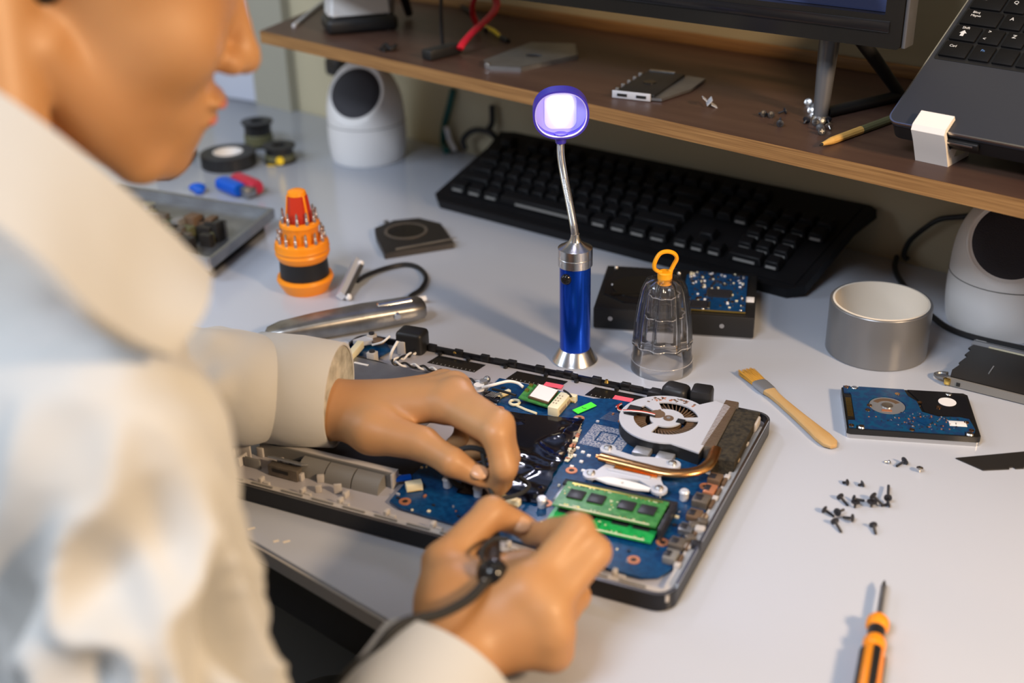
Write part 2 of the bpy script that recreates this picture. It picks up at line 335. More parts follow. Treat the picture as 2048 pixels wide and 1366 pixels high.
# small lettering on the bezel
# ================================================================ laptop on shelf
A0=W(1772,241,220); TL=R(31)
lt=thing('laptop','open black laptop tilted up on the right end of the shelf','laptop',A0,0,rot=None)
lt.rotation_euler=(Matrix.Rotation(AS,3,'Z')@Matrix.Rotation(TL,3,'X')).to_euler()
b_=MB('deck'); b_.poly([rrect(0,0,345,235,9)],-4,0); b_.poly([rrect(.6,.6,344.4,234.4,9)],-18,-4,M='black'); b_.build('base',lt)
MB('silver_line').poly([rrect(-.3,-.3,345.3,235.3,9),rrect(.7,.7,344.3,234.3,8.6)],-1.6,.15).build('edge_trim',lt)
MB('black').poly([rrect(4,73,341,196,2)],0,.3).build('keyboard_well',lt)
MB('deck').poly([rrect(112,8,212,60,3),rrect(113,9,211,59,2.5)],0,.35,M='black').poly([rrect(113,9,211,59,2.5)],0,.2).build('touchpad',lt)
MB('black').box(55,-1.0,-9,40,3,6,bev=.5).box(55,-2.6,-8,32,.8,1.6,M='silver_line').build('front_slot',lt)
rows=[(76,[(6,24,'Ctrl'),(31,18,'Fn'),(50,18,''),(69,18,'Alt'),(88,92,''),(181,18,'Alt Gr'),(200,18,''),(219,24,'Ctrl')]),
 (95,[(6,23,'Shift'),(30,18,'<'),(49,18,'Z')]+[(68+19*i,18,c) for i,c in enumerate('XCVBNM,.-')]+[(239,40,'')]),
 (114,[(6,32,'Bloq'),(39,18,'A')]+[(58+19*i,18,c) for i,c in enumerate('SDFGHJKLÑ')]+[(229,50,'')]),
 (133,[(6,27,'Tab'),(34,18,'Q')]+[(53+19*i,18,c) for i,c in enumerate('WERTYUIOP')]+[(224,55,'')]),
 (152,[(6+19*i,18,c) for i,c in enumerate('º1234567890')]+[(215,64,'')]),
 (171,[(6+19*i,18,c) for i,c in enumerate(['Esc','F1','F2','F3','F4','F5','F6','F7','F8','F9','F10','F11','F12'])])]
for y,ks in rows:
    for x,wd,l in ks:
        k_=MB('key_black'); k_.box(x+wd/2-.5,y+8.5,1.3,wd-1.6,16.5,2.2,bev=.7)
        if l=='Shift': k_.text('Shift',x+9,y+14.2,2.42,3.6); k_.poly([(x+6,y+8),(x+9,y+11.4),(x+12,y+8),(x+10.4,y+8),(x+10.4,y+4.6),(x+7.6,y+4.6),(x+7.6,y+8)],2.36,2.5,M='legend')
        elif l=='Bloq': k_.text('Bloq',x+9,y+14,2.42,3.4); k_.text('Mayus',x+10,y+10.2,2.42,3.4)
        elif l=='<': k_.text('>',x+5,y+13.5,2.42,4.6); k_.text('<',x+4,y+5,2.42,4.6)
        elif l=='Fn': k_.text('Fn',x+8,y+11,2.42,3.4,M='legend_blue')
        elif l: k_.text(l,x+(6.5 if len(l)<2 else 8),y+11.5,2.42,5 if len(l)<2 else 3.6)
        k_.build('key',lt)
lid=MB('black'); lid.T=Matrix.Translation((0,233,2))@Matrix.Rotation(R(60),4,'X'); lid.poly([rrect(0,0,345,225,8)],-9,-1.2); lid.poly([rrect(9,12,336,215,2)],-1.2,-.9,M='frame_black'); lid.build('lid',lt)
# white printed bracket
bk=W(1860,319,Zs)
bt=thing('laptop_bracket','white plastic hook bracket gripping the tilted laptop front edge','bracket',A0,0); bt.rotation_euler=(0,0,AS)
ct,st=math.cos(TL),math.sin(TL)
def lp(y,z): return (y*ct-z*st, y*st+z*ct)
prof=[lp(30,-19),lp(-1.5,-19),lp(-1.5,.6),lp(13,.6),lp(13,4.5),lp(-2,4.5),lp(-5.5,1.5)]
a_=lp(-5.5,-10); zb=-(220-Zs); prof+=[a_,(a_[0]+9,zb),(a_[0]+46,zb),(a_[0]+46,zb+4),(a_[0]+18,zb+6)]
g=MB('bracket_white'); g.poly([prof],24,51,T=Matrix(((0,0,1,0),(1,0,0,0),(0,1,0,0),(0,0,0,1)))); g.build('hook_body',bt)
sd=thing('laptop_stand','black sloping stand under the tilted laptop on shelf','stand',A0,0); sd.rotation_euler=(0,0,AS)
pr=[lp(8,-20),lp(215,-20),(lp(215,-20)[0],zb),(lp(215,-20)[0]-12,zb),(lp(200,-32)),(lp(60,-32)[0],zb+3),(lp(60,-32)[0],zb),(lp(40,-20)[0]+8,zb)]
for x in (95,250):
    g=MB('black'); g.poly([pr],x,x+14,T=Matrix(((0,0,1,0),(1,0,0,0),(0,1,0,0),(0,0,0,1)))); g.build('side_frame',sd)
# ================================================================ keyboard
kb=thing('keyboard','wide black full-size keyboard lying on the bench beneath the shelf','keyboard',(-88,1372,2),-.667); kb.scale=(1.055,1,1)
tk=R(16.5)
T7=Matrix.Translation((0,0,4))@Matrix.Rotation(tk,4,'X')
g=MB('key_black'); g.T=T7; g.poly([[(0,4),(12,-6),(433,-6),(447,6),(450,110),(458,145),(450,150),(12,150),(-6,145),(0,110)]],-4,7); g.poly([[(6,2),(438,2),(444,143),(6,143)],],7,8); g.build('case',kb,25)
g=MB('rubber'); g.box(40,134,18.5,30,8,38).box(405,134,18.5,30,8,38); g.build('rear_foot',kb)
g=MB('rubber'); g.box(40,8,1.6,30,8,3.2).box(405,8,1.6,30,8,3.2); g.build('front_foot',kb)
ku=[]; U=19.05; x0=14;y0=13
def row(y,spec,dx=0):
    x=dx
    for wd in spec:
        if wd<0: x+=-wd; continue
        ku.append((x,y,wd)); x+=wd
row(0,[1.25,1.25,1.25,6.25,1.25,1.25,1.25,1.25,-.25,1,1,1,-.25,2,1]); row(1,[2.25]+[1]*10+[2.75,-1.25,1,-1.25,1,1,1]); row(2,[1.75]+[1]*11+[2.25,-3.5,1,1,1]); row(3,[1.5]+[1]*12+[1.5,-.25,1,1,1,-.25,1,1,1,1]); row(4,[1]*13+[2,-.25,1,1,1,-.25,1,1,1,1]); row(5.3,[1,-1,1,1,1,1,-.5,1,1,1,1,-.5,1,1,1,1,-.25,1,1,1])
rest=[]
tot=0
def keycap(g,x,y,wd):
    w_=wd*U-2.2; cx=x0+(x+wd/2)*U*.985; cy=y0+(y+.5)*U
    b=bmesh.new(); bmesh.ops.create_cube(b,size=1)
    for v in b.verts:
        top=v.co.z>0; v.co=Vector((v.co.x*(w_-(4.5 if top else 0)),v.co.y*(U-2-(4.5 if top else 0)),v.co.z*8))
    bmesh.ops.bevel(b,geom=list(b.edges),offset=.8,segments=1,affect='EDGES'); g._merge(b,None,Matrix.Translation((cx,cy,13)))
    if y<.5 or (x>17 and y<3.5): g.box(cx,cy-U/2+1.55,11.4,w_*.62,.5,2.6,rx=-.5,M='case_grey')  # grey strip painted as the highlight along the key front
for i,(x,y,wd) in enumerate(ku):
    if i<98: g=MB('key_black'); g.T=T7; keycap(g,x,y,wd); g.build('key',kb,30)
    else: rest.append((x,y,wd))
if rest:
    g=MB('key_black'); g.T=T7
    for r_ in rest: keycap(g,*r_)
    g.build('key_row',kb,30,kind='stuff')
# ================================================================ speakers
def speaker(loc,nrm,label):
    t=thing('speaker',label,'speaker',loc,0,'white round desktop speakers')
    n_=Vector(nrm).normalized(); q=n_.to_track_quat('Z','Y').to_matrix(); c0=Vector((0,0,74))+n_*31.5
    cut=('e',tuple(c0+n_*60),(60,60,60),I3,0)
    # slanted face: carve with a very large sphere so that the cut is flat
    big=('e',tuple(c0+n_*900),(900,900,900),I3,0)
    o=sdf_mesh('housing',[('c',(0,0,34),(0,0,52),30,30,0),('e',(0,0,70),(48,48,57),I3,14),('e',(0,0,34),(51,51,92),I3,8)],2.2,['white_plastic'],t,subs=[big,('e',(0,0,-900),(900,900,900),I3,0)])
    g=MB('grille'); T=Matrix.Translation(c0+n_*.7)@q.to_4x4(); g.lathe([(0,1.4),(22,1.0),(33,.2),(35.5,-1.5),(0,-1.5)],T=T,seg=48); g.build('grille',t)
    g=MB('white_plastic'); g.torus(c0-n_*.9,36.6,2.0,T=q.to_4x4(),seg=48); g.build('grille_rim',t)
    g=MB('case_grey'); g.torus((0,0,50),50.6,.5,seg=56,ss=6); g.build('seam',t)
speaker(W(738,313,0),(-.24,-.80,.56),'white round speaker under the shelf beside the small tape rolls')
speaker(W(1998,643,0),(-.36,-.80,.50),'white round speaker with dark grille behind the duct tape')
# ================================================================ torch lamp
tb=W(1150,720,0)
to=thing('work_light','blue magnetic torch lamp with lit head on bendy neck, standing on bench','lamp',tb)
MB('brushed').lathe([(0,0),(19.5,0),(20,1.5),(19,3),(14,12),(13,13),(0,13)],seg=48).build('flared_base',to)
MB('blue_anod').lathe([(0,12.5),(13.2,12.5),(13.4,14),(13.4,92),(0,92)],seg=48).build('barrel',to)
g=MB('black_gloss'); g.sph(-8,-10.6,83,5,1,.75,1); g.build('switch',to)
MB('brushed').lathe([(0,91.5),(14.4,91.5),(14.8,92),(14.8,99),(14.5,99.3),(14.8,99.6),(14.8,107.5),(13.6,108.2),(9,110.5),(5.5,113.5),(4,117),(3.6,120),(0,120)],seg=64).build('top_cap',to,22)
# neck: ribbed flexible metal
nk=smooth([(0,0,117),(-1.5,0,128),(-5,0,148),(-9.5,0,172),(-12,0,190),(-12,0,207)],12)
nr=[]; 
P2=[]; L=0; 
dense=[]
for a,b in zip(nk,nk[1:]):
    for k in range(3): dense.append(a.lerp(b,k/3))
dense.append(nk[-1])
g=MB('brushed'); g.tube(dense,[3.3 if i%2 else 2.75 for i in range(len(dense))],14); g.build('flexible_neck',to)
hd=Vector((-12,-2,225)); 
Th=Matrix.Translation(hd)@Matrix.Rotation(R(90+2),4,'X')      # local z points to the camera side (-y)
def oval(s_,n=56):
    out=[]
    for i in range(n):
        a=2*math.pi*i/n; c,s2=math.cos(a),math.sin(a)
        x=22.6*s_*math.copysign(abs(c)**.82,c); y=20.0*s_*math.copysign(abs(s2)**.92,s2); out.append((x,y))
    return out
g=MB('purple_plastic'); g.T=Th
g.poly([oval(1),oval(.93)],-9,6); g.poly([oval(.98)],-10.5,-8); g.build('head_shell',to)
g=MB('purple_plastic'); g.rod((-12,-1,200),(-12,-1,208),4.2,5.6); g.build('head_collar',to)
mat('lens',(.45,.42,.7),.25,emit=.22,ecol=(.50,.42,.85)); mat('led',(1,1,1),.3,emit=30,ecol=(.9,.88,1)); mat('reflector',(.6,.58,.8),.3,emit=.35,ecol=(.66,.58,1))
g=MB('lens'); g.T=Th; g.poly([oval(.93)],-7.5,-6); g.build('lens',to)
g=MB('reflector'); g.T=Th; g.poly([rrect(-13,-15,13,15,7)],-6,-5.4); g.build('reflector',to)
g=MB('led'); g.T=Th; g.poly([[(-8,11),(8,11),(9,3),(4,-6),(2.2,-11),(-2.2,-11),(-4,-6),(-9,3)]],-5.4,-4.6); g.build('led_panel',to)
g=MB('legend'); g.T=Th; g.poly([oval(.925),oval(.90)],3.5,6.3,M='lens'); g.build('lens_rim',to)
sp=bpy.data.lights.new('torch_light','SPOT'); sp.energy=.6; sp.color=(.85,.85,1); sp.spot_size=R(130); sp.spot_blend=.8; sp.shadow_soft_size=.012
so=bpy.data.objects.new('torch_light',sp); sc.collection.objects.link(so); so.location=(tb+hd+Vector((0,-12,-1)))*S; so.rotation_euler=(R(-58),0,0)
# ================================================================ bit tower
bb=W(613,577,0)
bt=thing('bit_holder','orange and black tiered bit tower with red tip','bit holder',bb)
MB('orange').lathe([(0,0),(22,0),(23,2),(27,9),(28.5,13),(27.5,16),(0,16)],seg=48).build('base_ring',bt)
MB('black').lathe([(0,15.5),(24.6,15.5),(23.8,34),(0,34)],seg=48).build('grip_band',bt)
MB('orange').lathe([(0,33.5),(23.5,33.5),(26,37),(27.2,41),(26.4,43),(27.4,46),(26.6,48),(27,50),(26,53),(21,54),(20,52),(0,52)],seg=48).build('lower_tier',bt)
MB('orange').lathe([(0,52),(17.5,52),(18,66),(20,70),(19.5,73),(15,74),(14,72),(0,72)],seg=48).build('upper_tier',bt)
g=MB('red_plastic'); g.lathe([(0,72),(12.4,72),(12,84),(10,100),(0,100)],seg=12,lobes=6,amp=.04); g.build('handle_cone',bt)
g=MB('orange'); g.lathe([(8.6,99.5),(9.6,100.5),(8.8,104),(6,105.5),(0,106)][::-1],seg=24); 
for a in (200,320,80): g.box(10.6*math.cos(R(a)),10.6*math.sin(R(a)),88,3,2.2,26,rz=R(a),ry=R(-8),bev=.6)
g.build('handle_tip',bt)
def bitm():
    g=MB('steel'); g.cyl(0,0,0,5,1.9,seg=6); g.cyl(0,0,5,12,1.2,seg=8); g.sph(0,0,6.5,1.7,M='brushed',seg=8); g.cyl(0,0,12,14,1.2,.4,seg=4); return g
first=None
for nm,rad,zz,cnt,lb in (('l',22.6,52.5,14,'small steel screwdriver bit standing in the lower ring of the orange tower'),('u',16.6,72.5,11,'small steel screwdriver bit standing in the upper ring of the orange tower')):
    for i in range(cnt):
        a=2*math.pi*(i+.3)/cnt
        if first is None: o=first=bitm().build('screwdriver_bit')
        else: o=first.copy(); sc.collection.objects.link(o)
        o.location=(bb+Vector((rad*math.cos(a),rad*math.sin(a),zz)))*S
        tag(o,lb,'screwdriver bit','bits in the lower ring of the tower' if nm=='l' else 'bits in the upper ring of the tower')
# ================================================================ clear stepped cover
cb=W(1323,734,0)
cu=thing('clear_cover','transparent stepped plastic cover with orange hanging loop','cover',cb)
g=MB('clear'); g.lathe([(27,0),(26.5,10),(25.6,14),(25.2,24),(24.2,24),(24.6,14),(25.4,10),(25.9,0),(27,0)],seg=64); g.build('rim_band',cu)
sgm=120
outer=[(25,24),(24.6,28),(23.6,45),(21.2,62),(18.6,76),(16.0,82),(11,85),(6,85.5)]
g=MB('clear'); g.lathe(outer+[(r_-1.1,z_-.9) for r_,z_ in outer[::-1]]+[outer[0]],seg=sgm,lobes=10,amp=.055); g.build('fluted_shell',cu)
st_=[(23.4,29),(22.6,31),(18.6,32),(18.2,46),(17.6,52),(14.2,53),(13.8,62),(13,70),(10,71),(9.6,80)]
g=MB('clear'); g.lathe(st_+[(r_-.9,z_) for r_,z_ in st_[::-1]]+[st_[0]],seg=sgm,lobes=10,amp=.07); g.build('inner_steps',cu)
for zz,rr in ((26,24.9),(31.5,22.4),(52.5,17.4),(70.5,12.8),(10,26.6)):
    g=MB('clear_edge'); g.tube([(rr*(1+(.055 if zz>12 else 0)*math.cos(10*a))*math.cos(a),rr*(1+(.055 if zz>12 else 0)*math.cos(10*a))*math.sin(a),zz) for a in [2*math.pi*i/120 for i in range(121)]],.42,6,cap=False); g.build('step_edge',cu)  # paler rings added along the steps as painted bright highlights
lp_=smooth([(-4,0,90),(-9,-1,94),(-9,-1,100),(-5,0,107),(1,0,109),(7,0,107),(9.5,1,102),(7,1,96),(4.5,0,91)],5)
g=MB('yellow_orange'); g.cyl(0,0,79,91,6.2,6.4,seg=20,bev=1); g.tube(lp_,2.2,10,flat=.8); g.sph(-4,0,90,2.2); g.sph(4.5,0,91,2.2); g.build('hanging_loop',cu)
# ================================================================ 3.5 inch hard drive
h3=thing('hard_drive','large black desktop hard drive with blue circuit board, behind the clear cover','hard drive',(75.8,1028.5,0),-.21)
g=MB('black'); g.box(73.5,50.8,11.5,147,101.6,21,bev=1.5); g.poly([rrect(.5,.5,146.5,101,2)],0,1.5,M='dull_steel'); g.build('casting',h3)
g=MB('black_gloss'); g.poly([[(6,30),(26,14),(58,12),(72,22),(74,60),(60,84),(30,94),(10,88),(4,60)]],22,24); g.poly([circ(36,48,24)],24,25,M='frame_black'); g.box(36,32,25.3,46,3,1,rz=.25,M='frame_black'); g.build('top_housing',h3)
g=MB('pcb_blue'); g.poly([[(80,6),(138,6),(138,88),(92,94),(80,84)]],23,24.4); g.poly([[(79.6,5.6),(138.4,5.6),(138.4,6.6),(79.6,6.6)]],22.8,24.5,M='gold'); g.build('circuit_board',h3)
g=MB('chip'); g.box(96,15,25.4,15,14,2); g.box(113,42,25.4,20,15,2); g.build('chip',h3)
g=MB('label_white'); g.box(87,15,25.2,2,14,1.4,M='steel').box(105,15,25.2,2,14,1.4,M='steel').box(102,42,25.2,1.6,15,1.4,M='steel').box(124,42,25.2,1.6,15,1.4,M='steel')
for i in range(150):
    x=random.uniform(83,136); y=random.choice([random.uniform(10,90),random.uniform(55,90)])
    if abs(x-113)<12 and abs(y-42)<9 or abs(x-96)<9 and abs(y-15)<8 : continue
    g.box(x,y,24.9,random.uniform(1,2.6),random.uniform(1,2.6),1,M=random.choice(['steel','cream','chip','copper','chip','label_white']))
g.build('surface_components',h3,kind='stuff')
g=MB('label_white'); g.box(141,38,22.7,9,11,.8,bev=.3); g.build('white_sticker',h3)
for x,y in ((10,93),(72,88),(84,80),(134,84),(134,10),(100,8),(12,50)): MB('steel').cyl(x,y,22,25,2,1.6,seg=12,bev=.4).build('board_screw',h3)
for x in (16,118): g=MB('steel'); g.rod((x,-.6,12),(x,1.5,12),2.2,seg=14); g.build('side_screw',h3)
# ================================================================ 2.5 inch hard drive
h2=thing('hard_drive','small laptop hard drive, blue board side up, right of the brush','hard drive',(259.8,823.6,0),-.18)
g=MB('dull_steel'); g.poly([rrect(0,0,100,69.85,3)],0,3.5,M='steel'); g.poly([[(0,2),(3,0),(97,0),(100,2),(100,67),(97,69.8),(3,69.8),(0,67)]],3.5,8.4,M='frame_black'); g.build('casing',h2)
g=MB('pcb_blue2'); g.poly([[(1.5,1.5),(7,1.5),(7.5,6),(13,6),(13.5,1.5),(88,1.5),(88.5,6),(96,6),(97,10),(95,26),(88,28),(72,27),(60,33),(58,50),(52,58),(50,69),(14,69.2),(13,65),(8,65),(7,69.2),(1.5,69.2),(1.5,58),(6,58),(7,56),(7,13),(1.5,12)],circ(34,40,14.5,32)],8.4,9.4); g.build('circuit_board',h2)
g=MB('black_gloss'); g.poly([[(53,69),(61,49),(62,34),(72,28.5),(88,29),(98,27),(98,62),(92,65),(84,69.3)]],8.4,9.2); g.build('black_plate',h2)
g=MB('alu_grey'); g.poly([circ(34,40,14)],8,8.9); g.poly([circ(34,40,4.5)],8.9,9.6,M='steel'); g.poly([circ(34,40,12,12,a0=30,a1=150)+circ(34,40,8,12,a0=30,a1=150)[::-1]],8.9,9.05,M='fin_brown'); g.box(33,32,9,8,3,.3,M='copper_ring'); g.build('spindle',h2)
MB('label_white').poly([circ(82,52,7,28)],9.2,9.45).build('round_label',h2)
MB('label_white').box(85,17,9.6,13,8,.3,bev=.1).build('square_label',h2)
g=MB('frame_black'); g.box(4,35,7.5,6,40,3); 
for i in range(14): g.box(4,20+i*2.2,9.1,4.4,1.1,.4,M='gold')
g.build('connector',h2)
for x,y in ((11,3.5),(10.5,67),(92,3.5),(85,66)): g=MB('brushed'); g.cyl(x,y,8,9.8,3,2.6,seg=16,bev=.5); g.build('mount_screw',h2)
for x,y in ((3.5,4),(4,67),(49,3),(92,20),(94,8),(44,60),(60,48),(20,38),(18,30),(74,42)): g=MB('copper'); g.lathe([(2,9.4),(2,9.8),(1,9.8),(1,9.4),(2,9.4)],x,y,14); g.cyl(x,y,9.3,9.7,.9,seg=8,M='steel'); g.build('board_screw',h2)
g=MB('chip')
for i in range(120):
    x=random.gauss(58,16); y=random.gauss(18,9)
    if 9<x<86 and 5<y<31: g.box(x,y,9.6,random.uniform(.5,1.4),random.uniform(.5,1.4),.4,M=random.choice(['chip','copper_ring','pad_silver','chip']))
g.box(60,17,9.8,9,9,.6,rz=.78,M='pcb_blue'); g.build('surface_components',h2,kind='stuff')
# ================================================================ duct tape
dt=thing('duct_tape','fat roll of grey duct tape standing flat on the bench','tape',(324.2,974,0))
MB('tape_grey').lathe([(41.3,.5),(43.3,.3),(43.8,1),(43.8,47),(43.3,47.7),(41.3,47.5),(41.3,.5)],seg=72).build('tape_winding',dt)
MB('core').lathe([(41.2,0.2),(41.3,47.9),(39.6,48),(39.2,.2),(41.2,.2)],seg=72).build('cardboard_core',dt)
g=MB('case_grey')
for a,zz in ((168,35),(172,31),(176,35),(182,22),(187,22),(192,23),(250,5),(262,5),(275,5)):
    g.box(39.1*math.cos(R(a)),39.1*math.sin(R(a)),zz,.3,2.4 if a<200 else 5,8 if a<180 else 4,rz=R(a))
g.build('printed_marks',dt)
# ================================================================ flat brush
a=W(1490,742,3); b=W(1668,893,3); dd=(b-a); L=dd.length
bs=thing('brush','small flat paintbrush with wooden handle between tape and laptop','brush',(a.x,a.y,0),math.atan2(dd.y,dd.x))
def loft(g,secs,M,seg=16):
    bb_=bmesh.new(); rg=[]
    for (x,hw,hz,zc) in secs:
        rg.append([bb_.verts.new((x,math.copysign(abs(math.cos(t))**.6,math.cos(t))*hw,zc+math.copysign(abs(math.sin(t))**.6,math.sin(t))*hz)) for t in [2*math.pi*k/seg for k in range(seg)]])
    for p,q in zip(rg,rg[1:]):
        for k in range(seg): bb_.faces.new((p[k],p[(k+1)%seg],q[(k+1)%seg],q[k]))
    bb_.faces.new(rg[0][::-1]); bb_.faces.new(rg[-1]); bmesh.ops.recalc_face_normals(bb_,faces=bb_.faces); g._merge(bb_,M); return g
g=MB('bristle')
for i in range(260):
    y=random.uniform(-6.5,6.5); z=random.uniform(1.6,5.6); x=random.uniform(-1,3.5); g.rod((24,y*.9,3.2+(z-3.2)*.8),(x,y*1.12,z),.35,.18,seg=4)
loft(g,[(6,6,1.6,3.4),(25,6.3,2,3.6)],'bristle'); g.build('bristles',bs,kind='stuff')
g=MB('steel'); loft(g,[(23,6.6,2.6,3.4),(26,6.9,2.9,3.4),(37,6.6,2.8,3.4),(40,6.3,2.9,3.4)],'alu_grey'); g.build('ferrule',bs)
g=MB('wood_handle'); loft(g,[(39,6,2.6,3.4),(46,4.6,2.7,3.4),(58,4.2,2.6,3.2),(85,5.0,2.6,3.1),(110,6.4,2.6,3),(L-16,7.2,2.5,2.9),(L-5,6.4,2.3,2.8),(L-.5,3,1.6,2.7),(L,.6,.5,2.7)],'wood_handle'); g.build('handle',bs)
# ================================================================ drive caddy at right
a=W(1893,762,4); b=W(2046,800,4); dd=b-a
cd_=thing('drive_caddy','grey metal drive caddy with black backing beside the right speaker','drive caddy',(a.x,a.y,0),math.atan2(dd.y,dd.x))
hole=circ(78,34,20,36)
g=MB('blade_dark'); g.poly([[(2,2),(125,2),(125,71),(2,71),(0,62),(3,60),(1,48),(4,46),(1,30),(3,28),(0,14)],hole],7,8.5); g.build('backing_plate',cd_)
g=MB('alu_grey'); g.M='case_grey'
g.poly([rrect(0,-1,125,1,.5)],1,8,M='case_grey').poly([rrect(0,71,125,80,1)],6,8.5,M='alu_grey').poly([rrect(0,79,125,81,.5)],0,8.5,M='alu_grey').box(10,-1.2,4,3,1,3,M='black').box(5,83,6,9,5,2,M='steel').box(40,71.5,8.8,50,1.5,1,M='cream')
g.build('side_rails',cd_)
g=MB('gold'); g.box(1,-1,4.5,5,4,6,bev=1); g.build('corner_clip',cd_)
g=MB('dull_steel'); g.tube(smooth([(-2,0,6),(-9,4,4),(-12,10,3),(-8,14,3),(-3,12,5)],5),1.6,8); g.build('wire_tag',cd_)
MB('steel').box(28,30,8.7,1,16,.8).build('slit',cd_)
# ================================================================ knife blade
vs=[W(u,v,0) for u,v in ((1911,918),(2060,904),(2120,935),(1966,942))]
c0=vs[0]; ax=(vs[1]-vs[0]).normalized(); ay=Vector((-ax.y,ax.x,0)); loc2=[((p-c0).dot(ax),(p-c0).dot(ay)) for p in vs]
g=MB('blade_dark'); x3=loc2[3][0]; y3=loc2[3][1]; x2,y2=loc2[2]
def on(t): return (x3+(x2-x3)*t,y3+(y2-y3)*t)
def ni(t,k): p=on(t); return (p[0],p[1]+k)
g.poly([[loc2[0],loc2[1],loc2[2],on(.62),ni(.61,2.2),ni(.54,2.2),on(.53),on(.42),ni(.41,2.2),ni(.35,2.2),on(.34),loc2[3]][::-1]],0,1)
solo(g,'knife_blade','dark trapezoid utility knife blade lying at the right edge','blade',(c0.x,c0.y,.1),math.atan2(ax.y,ax.x))
# ================================================================ screwdriver
a=W(1769,1162,6); b=W(1752,1268,7); dd=(b-a); ang=math.atan2(dd.y,dd.x)
sdv=thing('screwdriver','small precision screwdriver with orange and black handle, lower right corner','screwdriver',(a.x,a.y,0),ang)
g=MB('dull_steel'); g.rod((0,0,6),(7,0,6),.6,2.0,M='frame_black'); g.rod((6,0,6),(44,0,6),1.9,M='dull_steel'); g.build('shaft',sdv)
hx=40
g=MB('orange'); g.T=Matrix.Translation((hx,0,7))@Matrix.Rotation(R(90),4,'Y'); g.lathe([(0,0),(5,.6),(7,4),(7,9),(5,12),(0,12)],seg=24); g.build('front_knob',sdv)
g=MB('black'); g.T=Matrix.Translation((hx,0,7))@Matrix.Rotation(R(90),4,'Y'); g.lathe([(0,11),(5.2,11),(5.2,23),(0,23)],seg=24); g.build('neck',sdv)
g=MB('orange'); g.T=Matrix.Translation((hx,0,7))@Matrix.Rotation(R(90),4,'Y'); g.lathe([(0,22),(6,22),(7,25),(6.6,30),(5.4,31),(0,31)],seg=24); g.build('collar',sdv)
g=MB('orange'); g.T=Matrix.Translation((hx,0,7))@Matrix.Rotation(R(90),4,'Y'); g.lathe([(0,30),(5.6,30),(6.8,36),(7,95),(5.5,100),(0,101)],seg=24)
for k in range(4):
    an=R(90*k+20); g.box(-6.4*math.cos(an),6.4*math.sin(an),66,3.0,5,64,rz=-an,bev=1.2,M='black')
g.build('grip',sdv)
# ================================================================ screws
def screw(L,rh,kind='black',pan=True):
    g=MB('chip' if kind=='black' else 'steel'); g.lathe([(0,0),(rh*.6,0),(rh,.5),(rh,1.1),(rh*.5,1.8),(.95,2)],seg=14); n=max(3,int(L/.7)); pr=[(.95,1.8)]
    for i in range(n): pr+=[(1.05,1.8+(i+.3)*L/n),(.8,1.8+(i+.8)*L/n)]
    pr+=[(.4,2+L),(0,2+L)]; g.lathe([(0,1.7)]+pr,seg=10); g.box(0,0,-.05,rh*1.1,.4,.3,M='frame_black'); g.box(0,0,-.05,.4,rh*1.1,.3,M='frame_black'); return g
def put_screw(u1,v1,u2,v2,z0,label,group,kind='black',rh=2.6,lift=0,up=False,Lm=None):
    rh*=1.15; a=W(u1,v1,z0+rh*.8); b=W(u2,v2,z0+1.2)
    L=Lm or max(2.2,(b-a).length-2); o=screw(L,rh,kind).build('screw')
    if up: o.location=(W(u1,v1,z0)+Vector((0,0,2.0+L+lift)))*S; o.rotation_euler=(R(180),0,0)
    else:
        d_=(b-a).normalized(); sl=math.asin(min(.95,(rh-1)/(L+2))); d_=Vector((d_.x,d_.y,0)).normalized()*math.cos(sl)-Vector((0,0,math.sin(sl)))
        o.location=Vector((a.x,a.y,z0+rh*.98+lift))*S; o.rotation_euler=d_.to_track_quat('Z','Y').to_euler()
    return tag(o,label,'screw',group)
def z6(x,y): return 1600+x/6.208,880+y/6.208
GS='loose screws on the bench'
T_=[((1310,262),(1190,325),'long black screw nearest the small hard drive',2.9,0),((600,532),(520,522),'tiny black screw, upper left of the bench scatter',2.2,0),((790,545),(715,560),'short black screw right of the tiny upper left one',2.3,0),
((490,700),(595,812),'black screw slanting down right in the middle of the scatter',2.5,0),((655,735),(805,748),'black screw lying level in the middle of the scatter',2.5,0),
((290,862),(430,950),'leftmost black screw of the scatter',2.5,0),((662,1000),(520,975),'black screw with head to the right in the crossed heap',2.6,1.5),((450,955),(545,905),'short black screw in the centre of the crossed heap',2.6,3.2),((425,1005),(515,1145),'black screw pointing down in the crossed heap',2.7,0),
((905,1050),(942,1168),'lone black screw at the bottom of the scatter',2.5,0),((895,715),(1030,830),'black screw pointing down right in the right heap',2.6,1.6),((1085,770),(1095,595),'black screw pointing away in the right heap',2.5,2.6),((1110,795),(1000,815),'short black screw at the right end of the right heap',2.4,0)]
for (x1,y1),(x2,y2),lb,rh,lf in T_: put_screw(*z6(x1,y1),*z6(x2,y2),0,lb,GS,rh=rh,lift=lf)
put_screw(*z6(680,845),*z6(680,700),0,'black screw standing on its tip below the level screw',GS,rh=2.8,up=True,Lm=4)
put_screw(*z6(885,835),*z6(880,700),0,'black screw with its round head up at the left of the right heap',GS,rh=3.2,up=True,Lm=3.5)
put_screw(*z6(1480,400),*z6(1480,330),0,'small shiny silver screw right of the long black screw',GS,'steel',rh=2.2,up=True,Lm=2.5)
put_screw(*z6(1120,280),*z6(1060,270),0,'tiny silver screw left of the long black screw',GS,'steel',rh=1.4,Lm=2.4)
GH='screws on the shelf'
